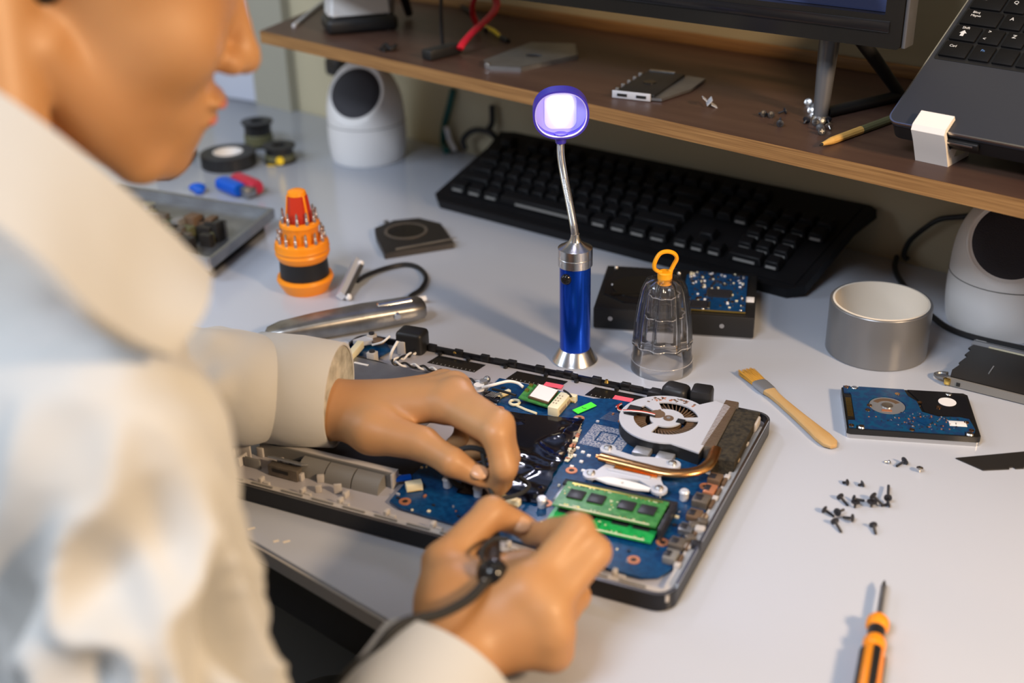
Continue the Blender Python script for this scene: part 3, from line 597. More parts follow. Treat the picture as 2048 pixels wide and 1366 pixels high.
for u1,v1,u2,v2,lb,kd in ((1528,229,1518,226,'leftmost of the four loose black screws on the shelf','black'),(1543,231,1534,228,'second loose black screw from the left on the shelf','black'),(1572,222,1556,226,'black screw on the shelf furthest from its front edge','black'),(1560,249,1561,236,'black screw on the shelf nearest its front edge','black')):
    put_screw(u1,v1,u2,v2,Zs,lb,GH,kd,rh=2.8)
GP='pile of screws at the monitor foot'
for i,(u1,v1,kd) in enumerate(((1616,205,'steel'),(1622,222,'steel'),(1614,240,'black'),(1628,232,'steel'),(1632,246,'black'),(1645,243,'steel'),(1640,256,'black'),(1655,240,'black'),(1657,252,'steel'),(1644,264,'black'),(1626,214,'black'))):
    put_screw(u1,v1,u1+random.choice([-9,9,5]),v1+random.choice([-10,8,-4]),Zs,'%s screw in the pile around the monitor foot'%('shiny silver' if kd=='steel' else 'black'),GP+(' (silver)' if kd=='steel' else ' (black)'),kd,rh=3,lift=0,Lm=4)
# ================================================================ things on the shelf
a=W(655,72,Zs); b=W(798,60,Zs); dd=b-a
wb=thing('dock','white tapered device standing on a black base at the shelf left end','device',(a.x,a.y,Zs),math.atan2(dd.y,dd.x))
L=dd.length
g=MB('black'); g.box(L/2,22,9,L,50,18,bev=6,seg=3); g.build('base',wb)
g=MB('white_plastic'); b_=bmesh.new(); bmesh.ops.create_cube(b_,size=1)
for v in b_.verts: t=v.co.z>0; v.co=Vector((v.co.x*(L-(18 if t else 8)),v.co.y*(30 if t else 40),v.co.z*90))
bmesh.ops.bevel(b_,geom=list(b_.edges),offset=5,segments=3,affect='EDGES'); g._merge(b_,None,Matrix.Translation((L/2,24,60))); g.build('body',wb)
g=MB('alu_white'); p=W(587,52,Zs+2); q_=W(645,5,Zs+2); g.rod(p,p+(q_-p)*1.8,2.4,bev=.5); solo(g,'rod','thin pale rod lying beside the white device on shelf','rod')
g=MB('rubber'); c0=W(777,102,Zs)
g=MB('black'); 
for k in range(1): g.tube(smooth([c0+Vector((-8,-2,2)),c0+Vector((-3,5,6)),c0+Vector((3,-3,3)),c0+Vector((8,4,5)),c0+Vector((4,7,2)),c0+Vector((-5,-5,2))],6),2.2,8)
solo(g,'clip','small black crumpled clip on the shelf in front of the white device','clip')
# sata cable
a=W(852,112,Zs+5); b=W(915,97,Zs+5); dd=b-a
sa=thing('data_cable','red cable with black plug curling up from the shelf','cable',(0,0,0))
g=MB('black'); g.box((a.x+b.x)/2,(a.y+b.y)/2,Zs+6,dd.length,16,11,rz=math.atan2(dd.y,dd.x),bev=2); g.build('plug',sa)
e=W(920,98,Zs+8)
dE=(e-Vector((0,0,CAMH))).dot(_fw); q1=W(958,60,Zs+4); dQ=(q1-Vector((0,0,CAMH))).dot(_fw)
g=MB('red_cable'); g.tube(smooth([e,PD(925,88,dE+2),PD(948,62,dE+8),PD(975,38,dE+16),PD(993,12,dE+26),PD(985,-18,dE+36),PD(965,-25,dE+46),PD(948,0,dE+60),PD(945,25,dQ-16),PD(952,45,dQ-6),q1],6),4.2,10,flat=.7); g.build('cable_jacket',sa)
g=MB('yellow'); g.tube(smooth([W(960,50,Zs+3),W(985,60,Zs+5),W(1002,74,Zs+2)],6),2.2,8); g.tube([W(1002,74,Zs+2),W(1016,82,Zs+2)],2.8,8,M='black'); solo(g,'wire','short yellow wire with dark end on the shelf under the red cable','wire')
g=MB('black'); b0=W(885,90,Zs+1); g.tube(smooth([b0,b0+Vector((0,1,30)),b0+Vector((2,0,90)),b0+Vector((1,3,190))],6),2.0,8); solo(g,'standing_cable','thin black cable rising straight up behind the black plug','cable')
g=MB('black'); g.tube(smooth([W(880,0,Zs+3),W(920,10,Zs+3),W(960,40,Zs+3),W(972,60,Zs+3)],6),2.4,8); solo(g,'black_cable','black cable crossing the shelf behind the red cable','cable')
# flat bracket plate
def quadthing(px,z): return [W(u,v,z) for u,v in px]
def framed(P):
    o=P[0]; ax=(P[1]-P[0]).normalized(); ay=Vector((-ax.y,ax.x,0)); return o,math.atan2(ax.y,ax.x),[((p-o).dot(ax),(p-o).dot(ay)) for p in P]
o_,rz_,l2=framed(quadthing([(978,140),(1042,143),(1155,118),(1150,95),(1062,92),(968,128)],Zs))
pt=thing('mounting_plate','grey metal mounting plate with a round hole lying on the shelf','metal plate',o_,rz_)
cx=sum(p[0] for p in l2)/6; cy=sum(p[1] for p in l2)/6
g=MB('dull_steel'); g.poly([l2,circ(cx+4,cy,9,20,6)],3,4.4); g.build('plate',pt)
g=MB('dull_steel'); 
for i in (0,1,2): 
    p,q_=Vector((*l2[i],0)),Vector((*l2[i+1],0)); m_=(p+q_)/2; d_=q_-p; g.box(m_.x,m_.y,2.2,d_.length,1.2,4.4,rz=math.atan2(d_.y,d_.x))
g.box(l2[0][0]-3,l2[0][1]+6,3,5,6,6,M='steel',bev=.5); g.build('folded_edge',pt)
# metal adapter
o_,rz_,l2=framed(quadthing([(1222,196),(1311,206),(1375,158),(1282,137)],Zs))
wd=l2[1][0]; dp=min(l2[2][1],l2[3][1])
fa=thing('drive_adapter','small black and silver metal adapter on the shelf front edge','adapter',o_,rz_)
g=MB('black'); g.box(wd*.5,dp*.5,3.5,wd*.86,dp*.9,5,bev=.6); g.cyl(wd*.48,dp*.48,6,7,6,seg=20,M='frame_black'); g.build('body',fa)
g=MB('dull_steel'); g.poly([[(wd*.75,2),(wd*1.1,4),(wd*1.4,dp*.5),(wd*1.4,dp*.95),(wd*.95,dp*1.0),(wd*.75,dp*.6)]],1,3.4); 
for k in range(5): g.box(-1,dp*(.2+.16*k),3,3.5,3.2,5,M='steel',bev=.4)
g.build('side_bracket',fa)
g=MB('steel'); g.box(wd*.45,1,4,wd*.86,2,7,bev=.5,M='alu_white'); g.box(wd*.25,-.3,4,wd*.22,.6,2.5,M='black'); g.box(wd*.68,-.3,4,wd*.22,.6,2.5,M='black'); g.build('front_rail',fa); MB('brushed').box(wd*.4,dp*.95,6.3,wd*.6,4,1).build('rear_strip',fa)
# foil
c0=W(1420,216,Zs); g=MB('alu_white'); 
g.poly([[(-9,0),(-4,0),(-3,12),(-8,11)]],0,.6,T=Matrix.Translation(c0+Vector((0,0,3)))@Matrix.Rotation(R(40),4,'Y')); g.poly([[(-4,-1),(3,-2),(4,9),(-3,10)]],0,.6,T=Matrix.Translation(c0+Vector((0,0,5)))@Matrix.Rotation(R(-50),4,'Y')); g.poly([[(1,-1),(9,-1),(10,7),(4,12),(2,9)]],0,.6,T=Matrix.Translation(c0+Vector((0,0,3)))@Matrix.Rotation(R(28),4,'Y'))
ob=g.build('bent_clip'); tag(ob,'small bent piece of pale metal on the shelf right of the adapter','metal piece')
# pencil / wooden pick
a=W(1640,290,Zs+3.4); b=W(1772,242,Zs+3.4); dd=(b-a); pe=thing('wooden_pen','wooden pen lying on the shelf, its end under the tilted laptop','pen',(a.x,a.y,Zs),math.atan2(dd.y,dd.x))
g=MB('pencil'); g.rod((3,0,3.4),(16,0,3.4),1.4,3.2,M='pencil'); g.rod((16,0,3.4),(58,0,3.4),3.2,3.5,M='pencil',seg=10); g.build('wooden_body',pe)
MB('pencil_green').rod((57,0,3.4),(112,0,3.4),3.5,3.6,bev=.6,seg=10).build('dark_end',pe)
MB('black').rod((0,0,3.0),(4,0,3.4),.6,1.5).build('tip',pe)
# monitor cable
g=MB('black'); g.tube(smooth([PD(1800,60,1.32*1000),PD(1812,85,1.30*1000),PD(1835,103,1.29*1000),PD(1875,118,1.28*1000),PD(1950,140,1.27*1000)],6),2.6,8); solo(g,'monitor_cable','black cable hanging between the monitor and the tilted laptop','cable')
# ================================================================ bench, far left
tr=W(459,330,0); t=thing('tape_roll','flat roll of black tape with pale core behind the red and blue tool','tape',tr)
MB('black').lathe([(19,0),(35,0),(36,1),(36,17),(35,18),(19,18),(19,0)],seg=56).build('tape_winding',t)
MB('core').lathe([(17.5,0),(19,0),(19,18.3),(17.5,18.3),(17.5,0)],seg=40,M='white_plastic').build('core',t)
for (u,v,h,ex,lb) in ((519,290,34,0,'tall black wire spool standing furthest back beside the tape roll'),(561,322,22,1,'low dark wire spool with yellow dot near the round speaker')):
    c0=W(u,v,0); t=thing('wire_spool',lb,'spool',c0,0,'dark wire spools')
    g=MB('black'); g.lathe([(0,0),(21.5,0),(21.5,2.5),(18,3),(18,h-3),(21.5,h-2.5),(21.5,h),(9,h),(9,h-6),(0,h-6)],seg=40); g.build('spool_body',t)
    MB('yellow' if ex else 'pencil_green').lathe([(18,3),(19.5,3.2),(19.5,h*.45),(18,h*.5)],seg=40,M='pencil_green').build('wound_wire',t)
    if ex: g=MB('yellow'); g.rod((3,-19,7),(3.5,-22.5,7),5,seg=20); g.box(-8,-20,1,12,4,1); g.build('yellow_label',t)
a=W(447,385,0); b=W(512,398,0); ang=math.atan2(W(508,392,0).y-W(445,365,0).y,W(508,392,0).x-W(445,365,0).x)
a=W(444,378,0)
mg=thing('gripped_tool','red and blue plastic tool behind the grey chassis','tool',a,ang)
g=MB('magnet_blue'); loft(g,[(0,7,6,8),(3,10,8,9),(40,9,8,9),(44,8,7,9)],'magnet_blue'); g.build('blue_grip',mg)
g=MB('magnet_red'); loft(g,[(2,8,6,10),(6,9,8,11),(46,9,8,11),(52,8,7,10)],'magnet_red'); o=g.build('red_grip',mg); o.location=(.004,.017,0)
g=MB('dull_steel'); g.box(52,6,8,16,16,12,bev=3); g.build('metal_end',mg)
c0=W(396,384,0); g=MB('magnet_blue'); g.sph(0,0,6,9,1.2,.8,.62); g.sph(4,-9,5,7,1,.7,.7); solo(g,'blue_putty','small blue lump between the chin and the red and blue tool','putty',c0)
a=W(394,306,0); b=W(330,356,0); dd=b-a; g=MB('black'); g.poly([[(0,0),(30,6),(110,9),(110,-9),(40,-7)]],0,6); solo(g,'craft_knife','black pointed knife partly hidden by the chin','knife',(a.x,a.y,0),math.atan2(dd.y,dd.x))
# chassis
o_=W(420,515,26); A_=W(238,365,26); B_=W(548,414,26)
ax=(B_-A_).normalized(); rz_=math.atan2(ax.y,ax.x); ay=Vector((-ax.y,ax.x,0)); D_=o_+A_-B_
ch=thing('drive_chassis','open grey metal drive chassis with components, behind the shirt collar','chassis',(D_.x,D_.y,0),rz_)
Lx=(B_-A_).length; sk=(A_-D_).dot(ax); Ly=(A_-D_).dot(ay)
par=[(0,0),(Lx,0),(Lx+sk,Ly),(sk,Ly)]
def ins(k): 
    cx=sum(p[0] for p in par)/4; cy=sum(p[1] for p in par)/4; return [(cx+(p[0]-cx)*(1-k/Lx*2),cy+(p[1]-cy)*(1-k/Ly*2)) for p in par]
MB('black').poly([ins(10)],0,13).build('underside',ch)
MB('dull_steel').poly([par],13,15).poly([par,ins(5)],15,24,M='dull_steel').build('tray',ch)
g=MB('alu_grey'); g.poly([[(-4,-5),(Lx,-5),(Lx,0),(-4,0)]],12,26.5); g.build('front_rail',ch)
g=MB('fin_brown')
for i in range(48):
    x=random.uniform(.42,.88)*Lx; y=random.uniform(.08,.55)*Ly; g.box(x+sk*y/Ly,y,15+5,random.uniform(7,20),random.uniform(7,16),random.uniform(10,34),rz=random.uniform(-.1,.1),bev=.8,M=random.choice(['blade_dark','exhaust','fin_brown','case_grey','pencil_green']))
g.build('components',ch,kind='stuff')
for x in (.15,.5,.85): MB('steel').box(x*Lx,-2.5,26.8,12,4,.8).build('rail_clip',ch)
MB('steel').cyl(.30*Lx,.62*Ly,15,31,8,seg=20).build('capacitor',ch)
# fan cover
o_,rz_,l2=framed(quadthing([(770,519),(908,497),(882,458),(838,447),(788,452),(750,468),(752,482)],0))
fc=thing('fan_cover','dark flat blower cover lying behind the clipped cable','fan cover',o_,rz_)
cx=sum(p[0] for p in l2)/7; cy=sum(p[1] for p in l2)/7
g=MB('blade_dark'); g.poly([l2],0,7); g.box(l2[5][0]+18,l2[4][1],4,5,8,6,M='dull_steel'); g.build('cover_shell',fc)
g=MB('frame_black'); g.poly([circ(cx,cy,24),circ(cx,cy,21)],6.9,7.8,M='exhaust'); g.cyl(cx,cy,6.9,7.5,21,seg=36); g.box(cx+10,l2[0][1]+9,7.3,70,2,.8,M='dull_steel',rz=.06); g.build('raised_ring',fc)
# connector bar with black cable
a=W(688,595,0); b=W(722,528,0)
us=thing('display_cable','silver connector bar on a curved black cable beside the orange tower','cable',(0,0,0))
g=MB('steel'); mid=W(699,556,0); d_=(W(716,520,14)-W(680,592,6)); g.rod(W(682,592,6),W(714,522,16),5.2,seg=4,M='alu_white'); g.rod(W(691,594,5),W(722,531,14),3.2,seg=4,M='dull_steel'); g.sph(*W(722,526,16),3,M='label_white'); g.sph(*W(697,594,4),3.4,M='label_white'); g.build('connector_bar',us)
g=MB('black'); g.tube(smooth([W(715,562,8),W(735,550,5),W(770,537,3),W(810,529,3),W(838,536,3),W(852,556,3),W(842,578,3),W(822,592,3),W(815,603,3)],7),2.5,10); g.build('cable_jacket',us)
g=MB('label_white'); p=W(815,605,4); q_=W(852,597,4); g.rod(p,q_,4,3.2,seg=4); g.build('white_plug',us)
# utility knife (metal handle)
a=W(532,690,0); b=W(848,634,0); dd=b-a; L=dd.length
uk=thing('utility_knife','worn metal utility knife handle lying behind the dismantled laptop','knife',(a.x,a.y,0),math.atan2(dd.y,dd.x))
g=MB('tool_steel'); loft(g,[(0,4,3,8),(4,10,7,8.5),(16,13,9,9.5),(50,15,10,10.5),(95,16,10.5,11),(L-14,15.5,9.5,11),(L-3,14,8,11),(L,11,7,11)],'tool_steel',seg=28); g.build('handle',uk,50)
g=MB('tool_steel'); loft(g,[(L-48,2,2,16),(L-44,5,5,17.5),(L-12,5,5,18),(L-10,3,3,18)],'brushed'); g.rod((L-30,-14,14),(L-30,-17,13),3.2,M='brushed'); g.build('slider',uk)
# ================================================================ cables on the bench under the shelf
g=MB('green_cable'); g.tube(smooth([PW(906,180,8),PW(898,215,8),PW(889,250,8),PW(886,285,8),W(893,302,5)],6),4.5,10); solo(g,'green_cable','dark green cable hanging behind the bench near the keyboard','cable')
g=MB('label_white'); g.tube(smooth([PW(893,255,16),PW(900,280,10),W(910,300,4)],5),3.6,10); solo(g,'white_cable_end','short white cable end beside the dark green cable','cable')
g=MB('black'); g.tube(smooth([PW(930,298,20),PW(926,280,16),PW(940,264,16),PW(960,260,18),PW(985,268,24),W(1005,300,12)],6),4,10); g.tube(smooth([PW(975,262,14),PW(984,245,10),PW(984,210,8)],5),4,10); solo(g,'keyboard_cable','tangled black cable behind the left end of the keyboard','cable')
g=MB('black'); g.tube(smooth([PW(1990,420,10),PW(1935,432,10),PW(1882,438,10),PW(1850,456,10),PW(1820,482,8),PW(1808,508,8),PW(1816,520,8)],6),2.8,10); g.tube(smooth([PW(1793,514,8),W(1790,534,4),W(1800,560,3),W(1830,600,3),W(1868,636,3),W(1905,660,3),W(1960,678,3),W(2060,700,3)],7),2.8,10); solo(g,'speaker_cable','black cable looping behind the duct tape to the right speaker','cable')
g=MB('blade_dark'); c0=PW(672,133,14); g.box(c0.x,c0.y,c0.z,30,20,26,bev=6,rz=AW); g.tube(smooth([c0+Vector((8,-10,0)),c0+Vector((14,-14,-14)),c0+Vector((30,-20,-4)),c0+Vector((40,-20,6))],5),3,8,M='label_white'); solo(g,'power_plug','dark plug hanging under the shelf above the round speaker','plug')
for k in ('desk chip',):
    pass
g=MB('yellow')
for i,(u,v,w_) in enumerate(((503,1057,5),(552,1082,4),(573,1083,5))):
    g.box(*W(u,v,.15),w_,2,.25,rz=.4,M='core')
solo(g,'paint_flecks','tiny yellowish chips on the bench front left','debris'); bpy.data.objects['paint_flecks']['kind']='stuff'
# ================================================================ dismantled laptop base
lb=thing('opened_laptop','opened laptop body showing blue circuit board, fan and memory','laptop',(-246.43,778.07,0),-.45)
def LQ(u,v,z):
    p=W(u,v,z)-Vector((-246.43,778.07,0)); c,s_=math.cos(.45),math.sin(.45); return Vector((p.x*c-p.y*s_,p.x*s_+p.y*c,z))
DX,DY=380,252
g=MB('case_out'); g.poly([rrect(0,0,DX,DY,13)],1.5,6); g.poly([rrect(2,2,DX-2,DY-2,12)],0,1.6); g.poly([rrect(0,0,DX,DY,13),rrect(3,3.5,DX-3,DY-3,11)],6,13.5); 
g.build('outer_shell',lb)
g=MB('case_metal'); g.poly([rrect(3,3,DX-3,DY-3,11)],5.9,8,M='case_metal'); g.build('inner_tray',lb)
g=MB('silver_line'); g.poly([[(DX-2.2,14),(DX-.2,14),(DX-.2,DY-14),(DX-2.2,DY-14)]],13.4,15.8); g.poly([rrect(.6,.6,DX-.6,DY-.6,13),rrect(1.6,1.6,DX-1.6,DY-1.6,12)],13.4,13.8,M='dull_steel'); g.build('silver_rim',lb)
# front rails with slots
g=MB('case_in'); g.poly([rrect(DX-9,10,DX-3,DY-20,2)],8,12)
for y in (36,58,95,120,150,175,200): g.box(DX-8,y,12.4,4,5,4,M='core_edge' if y%2 else 'case_in',bev=.4)
g.build('side_rail',lb)
g=MB('case_in'); g.poly([rrect(3,3,DX-3,9,2)],8,13)
for i in range(14): g.box(14+i*26,6,13.4,18,1.4,1.2,M='case_grey')
for x in (30,62,98,130,168,205,232,262,300,338): g.box(x,11,12,3,5,9,bev=.5); g.box(x+5,10,11,5,2.5,6)
g.build('front_rail',lb)
# back strip with vents
g=MB('case_metal'); g.poly([rrect(52,218,330,248,2)],8,10.2); g.build('back_plate',lb)
for x0_,x1_ in ((84,130),(160,207),(232,276)):
    g=MB('black'); g.poly([[(x0_-3,228),(x1_-3,228),(x1_,244),(x0_,244)]],10.1,10.6,M='frame_black')
    for i in range(11): g.box(x0_+2+i*4,229.6,10.7,.7,1.6,.3,M='case_grey')
    g.build('vent_grille',lb)
g=MB('black'); g.box(190,250.5,11,250,2.6,7,M='case_out')
for i in range(10): g.box(75+i*26,249.5,14,8,4,6,bev=.6)
for i in range(4): g.box(88+i*58,249,14.6,20,3,3,bev=.5)
for x in (84,112,148,186,214,250,282): g.cyl(x,246,10,12.5,2,seg=12)
g.build('back_rail',lb)
for x in (98,240): MB('gold').cyl(x,249,14,16.5,2.2,1.2,seg=12).build('hinge_stud',lb)
# hinges
g=MB('black'); g.box(57,246,17,26,19,26,bev=4,seg=3,rz=.05); g.build('hinge_cover',lb)
g=MB('black'); g.box(302,243,17,22,17,22,bev=5,seg=3,rz=-.1); g.box(286,240,14,14,9,14,bev=3); g.box(323,245,17,17,17,24,bev=3,rz=.1); g.build('hinge_cover',lb)
# left power board
g=MB('pcb_blue'); g.poly([[(2,212),(34,206),(40,236),(30,246),(4,240)]],9.5,11); g.build('power_board',lb)
p=LQ(690,704,10); MB('alu_white').cyl(p.x,p.y,11,19,4.2,seg=18,bev=.6).build('screw_post',lb)
for u,v,z,w_,h_ in ((745,692,14,7,12),(806,708,15,8,13),(746,728,14,8,12)):
    p=LQ(u,v,8); g=MB('case_in'); g.box(p.x,p.y,z,w_,7,h_,bev=.6); g.cyl(p.x,p.y,z+h_/2,z+h_/2+1.5,2.6,M='chip'); g.build('plastic_post',lb)
MB('alu_white').poly([[(6,228),(12,240),(22,242),(24,236),(16,228)]],14,18).build('metal_tab',lb); MB('fin_brown').sph(26,238,16,5,1.4,1,.6).build('antenna_pad',lb)
a=LQ(695,722,16); b=LQ(722,690,16); g=MB('cream'); d_=b-a; g.box((a.x+b.x)/2,(a.y+b.y)/2,17,d_.length,6,7,rz=math.atan2(d_.y,d_.x),bev=.6); g.build('cream_socket',lb)
g=MB('label_white'); g.tube(smooth([LQ(780,720,12),LQ(783,705,20),LQ(795,683,27)],6),1.3,8); g.tube(smooth([LQ(745,690,20),LQ(765,684,26),LQ(780,672,30)],6),1.0,8); g.build('white_wire',lb)
# twisted pair
path=smooth([LQ(845,697,13),LQ(815,712,13),LQ(785,724,13),LQ(830,732,12),LQ(880,742,12),LQ(920,755,12),LQ(965,768,12)],16)
for ph,mm,nm in ((0,'label_white','twisted_wire'),(math.pi,'black','twisted_wire')):
    g=MB(mm); g.tube([p+Vector((0,math.cos(i*.55+ph)*1.5,1.5*math.sin(i*.55+ph))) for i,p in enumerate(path)],1.0,7); g.build(nm,lb)
g=MB('rubber'); g.tube(smooth([LQ(705,712,13),LQ(760,727,13),LQ(800,741,12),LQ(850,748,11)],6),2.4,8,flat=.6); g.tube(smooth([LQ(850,746,11),LQ(880,752,11),LQ(895,768,11)],5),1.6,8,flat=.6); g.build('flat_cable',lb)
# metal drive cover (under the hand) and battery bay
g=MB('alu_grey'); g.poly([[(8,112),(128,112),(132,150),(118,196),(104,203),(10,206)]],8,15,M='dull_steel'); g.box(34,196,15.2,14,2.2,.4,M='label_white'); g.build('drive_cover',lb)
g=MB('black'); g.poly([[(6,66),(158,66),(158,112),(6,112)]],8,9); g.build('battery_bay',lb)
a=LQ(520,884,20); b=LQ(786,948,20); d_=b-a; an=math.atan2(d_.y,d_.x); L_=d_.length; T=Matrix.Translation((a.x,a.y,0))@Matrix.Rotation(an,4,'Z')
g=MB('case_in'); g.T=T; g.box(L_/2,0,14,L_,1.6,12.5,M='case_grey'); g.box(L_/2,3.4,19.6,L_,7,1.2,bev=.3); g.box(L_,2,14,1.6,9,13); g.box(L_*.62,-.6,15.5,L_*.5,.8,1,M='black'); g.build('bay_wall',lb)
a=LQ(455,902,14); g=MB('case_in'); g.box(a.x,a.y,14,3,9,13,bev=.4); g.box(a.x+9,a.y+5,14,18,2,12,bev=.4); g.box(a.x+16,a.y-3,12,2,10,8,bev=.4); g.box(a.x+26,a.y-4,12,14,2,8,bev=.4,M='case_grey'); g.build('corner_wall',lb)
for x in (64,76,88): MB('case_grey').box(x-26,62,13,1.2,12,10).build('bay_rib',lb)
def qshell(x0,x1,n=8):
    g=MB('case_grey'); g.T=T; b_=bmesh.new(); rg=[]
    for x in (x0,x1): rg.append([b_.verts.new((x,-2-12*math.cos(math.pi/2*k/n),8+11*math.sin(math.pi/2*k/n))) for k in range(n+1)])
    for k in range(n): b_.faces.new((rg[0][k],rg[0][k+1],rg[1][k+1],rg[1][k]))
    for r_ in rg: b_.faces.new(r_+[b_.verts.new((r_[0].co.x,-2,8))])
    g._merge(b_,'case_grey'); return g
a=LQ(520,884,20); b=LQ(786,948,20); d_=b-a; T=Matrix.Translation((a.x,a.y,0))@Matrix.Rotation(math.atan2(d_.y,d_.x),4,'Z'); L_=d_.length
for f0,f1 in ((.36,.55),(.56,.75),(.76,.95)): qshell(L_*f0,L_*f1).build('bay_cover_panel',lb)
p=LQ(572,922,20); g=MB('brushed'); g.box(p.x,p.y+2,19,30,9,1,rx=-.5,M='alu_grey'); p=LQ(570,940,14); g.box(p.x,p.y,13,26,7,9,M='exhaust',bev=.5); g.box(p.x-2,p.y-3.7,14,14,.6,2.5,M='black'); g.build('card_reader',lb)
for (x,y,h) in ((14,44,12),(18,36,8),(8,52,14),(62,34,11),(60,40,8),(84,30,6),(98,34,6),(104,22,6),(118,26,8),(126,24,5),(128,38,6),(134,44,6),(112,46,6),(88,48,6),(30,58,12),(36,46,8)):
    MB('case_in').box(x,y,8+h/2,random.uniform(2.5,6),random.uniform(2,4),h,rz=random.choice([0,0,.5,1.57]),bev=.5).build('plastic_clip',lb)
g=MB('rubber'); g.tube(smooth([Vector((60,46,10)),Vector((68,42,12)),Vector((76,46,14)),Vector((82,44,11))],6),1.1,8); g.build('short_wire',lb)
# ---- motherboard
mb=[(160,28),(170,24),(212,22),(250,22),(300,19),(340,17),(354,17),(364,22),(369,34),(370,150),(350,152),(346,236),(258,232),(238,224),(152,226),(152,196),(165,186),(160,120),(158,60)]
g=MB('pcb_blue'); g.poly([mb],9.5,11.2); mbo=g.build('motherboard',lb)
rings=[LQ(u,v,11.4) for u,v in ((1158,837),(1143,941),(1092,1007),(1411,973),(1267,1120),(810,1003),(998,818),(1325,1085))]
for p in rings:
    g=MB('copper_ring'); g.lathe([(4.4,11.1),(4.4,11.8),(2.1,11.8),(2.1,11.1),(4.4,11.1)],p.x,p.y,24); g.cyl(p.x,p.y,11,11.5,2,seg=16,M='black'); g.build('mounting_hole',mbo)
for u,v in ((1368,998),(1084,1012),(956,990),(895,972)):
    p=LQ(u,v,12); g=MB('alu_white'); g.cyl(p.x,p.y,11,18,3.2,seg=20,bev=.6); g.cyl(p.x,p.y,17,19.5,3.8,3.4,seg=20,bev=.8); g.build('screw_post',mbo)
# film
fm=bmesh.new(); nx,ny=46,46; grid=[]
c4=[LQ(u,v,13) for u,v in ((1012,824),(1168,838),(1078,1006),(912,985))]
for j in range(ny+1):
    for i in range(nx+1):
        s_,t_=i/nx,j/ny; p=(c4[0]*(1-s_)+c4[1]*s_)*(1-t_)+(c4[3]*(1-s_)+c4[2]*s_)*t_
        z=mnoise.noise(Vector((p.x*.03,p.y*.045,1)))*3.2+(1-abs(mnoise.noise(Vector(((p.x+p.y)*.03+4,(p.y-p.x*.4)*.06,4)))))**6*1.6; ed=min(s_,1-s_,t_,1-t_)*8
        grid.append(fm.verts.new((p.x+mnoise.noise(Vector((p.y*.1,3,0)))*2.4*(1 if s_>.9 else 0),p.y,13.0+max(0,z)*min(1,ed+.25))))
for j in range(ny):
    for i in range(nx):
        a=j*(nx+1)+i; fm.faces.new((grid[a],grid[a+1],grid[a+nx+2],grid[a+nx+1]))
r_=bmesh.ops.solidify(fm,geom=list(fm.faces),thickness=.25)
g=MB('film'); g._merge(fm,'film'); g.build('black_film',lb,60)
# torn foil edge strip
g=MB('core_edge'); pts=[LQ(1158,850,12),LQ(1155,870,12),LQ(1146,890,12),LQ(1143,905,12),LQ(1136,922,12)]
for i,p in enumerate(smooth(pts,5)): g.box(p.x+random.uniform(-1,1),p.y,12.6,random.uniform(2,5),3.2,.5,rz=random.uniform(0,1.5),M=random.choice(['core_edge','cream','copper_ring']))
g.build('torn_tape',lb)
# pads area
g=MB('pad_silver'); g.poly([[(254,154),(288,154),(288,186),(254,186)],[(263,162),(263,178),(279,178),(279,162)]],11.2,11.5); g.poly([[(264.5,163.5),(277.5,163.5),(277.5,176.5),(264.5,176.5)]],11.2,11.4); g.build('bare_chip_pads',mbo)
g=MB('chip')
for i in range(230):
    x=random.uniform(160,366); y=random.uniform(24,222)
    if any(x0<x<x1 and y0<y<y1 for x0,x1,y0,y1 in ((168,262,50,185),(250,292,150,190),(272,352,45,93),(276,362,100,240),(176,232,184,222),(222,258,192,214))): continue
    h=random.uniform(.6,1.6); g.box(x,y,11.2+h/2,random.uniform(1,3),random.uniform(1,2.4),h,rz=random.choice([0,1.57]),M=random.choice(['chip','chip','cream','alu_white','pad_silver','copper_ring']))
for (x,y) in ((262,143),(268,140),(258,136),(266,130),(262,121),(272,119),(256,147),(250,140)): g.box(x,y,11.8,2.6,2.2,1.2,M='label_white')
for (x,y) in ((340,104),(344,101),(349,99),(336,98)): g.box(x,y,11.8,1.6,3,1.4,M='label_white')
g.build('surface_components',mbo,kind='stuff')
g=MB('legend'); 
for i in range(9): g.box(262+i*.2,196+i*1.6,11.3,14-i*.4,.35,.08,M='alu_grey')
g.build('printed_lines',mbo)
# cream socket bottom + others
for (u,v,l_,wd,rz_,hh) in ((1020,1000,16,4.5,-.05,5),(828,972,12,7,.7,6),(1003,788,18,3.5,1.15,4)):
    p=LQ(u,v,14); g=MB('cream'); g.box(p.x,p.y,11.2+hh/2,l_,wd,hh,rz=rz_,bev=.5); 
    for k in range(int(l_/1.6)): g.box(p.x+(-l_/2+1+k*1.5)*math.cos(rz_)+math.sin(rz_)*wd/2,p.y+(-l_/2+1+k*1.5)*math.sin(rz_)-math.cos(rz_)*wd/2,12,.6,1.6,.8,rz=rz_,M='gold')
    g.build('cable_socket',mbo)
p=LQ(810,962,13); g=MB('magnet_blue'); g.box(p.x-3,p.y+3,13,12,6,3,rz=.6,bev=1); g.build('blue_connector',lb)
# ffc ribbon
g=MB('film'); a=LQ(975,792,13); g.tube([Vector((a.x-2,a.y+8,12)),Vector((a.x-1,a.y+2,15)),Vector((a.x+4,a.y-5,15)),Vector((a.x+12,a.y-4,13))],5,14,flat=.25); 
for i in range(6): g.box(a.x+2+i*1.6,a.y-1,16.2,.5,9,.4,M='alu_grey',rz=-.3)
g.build('ribbon_cable',lb)
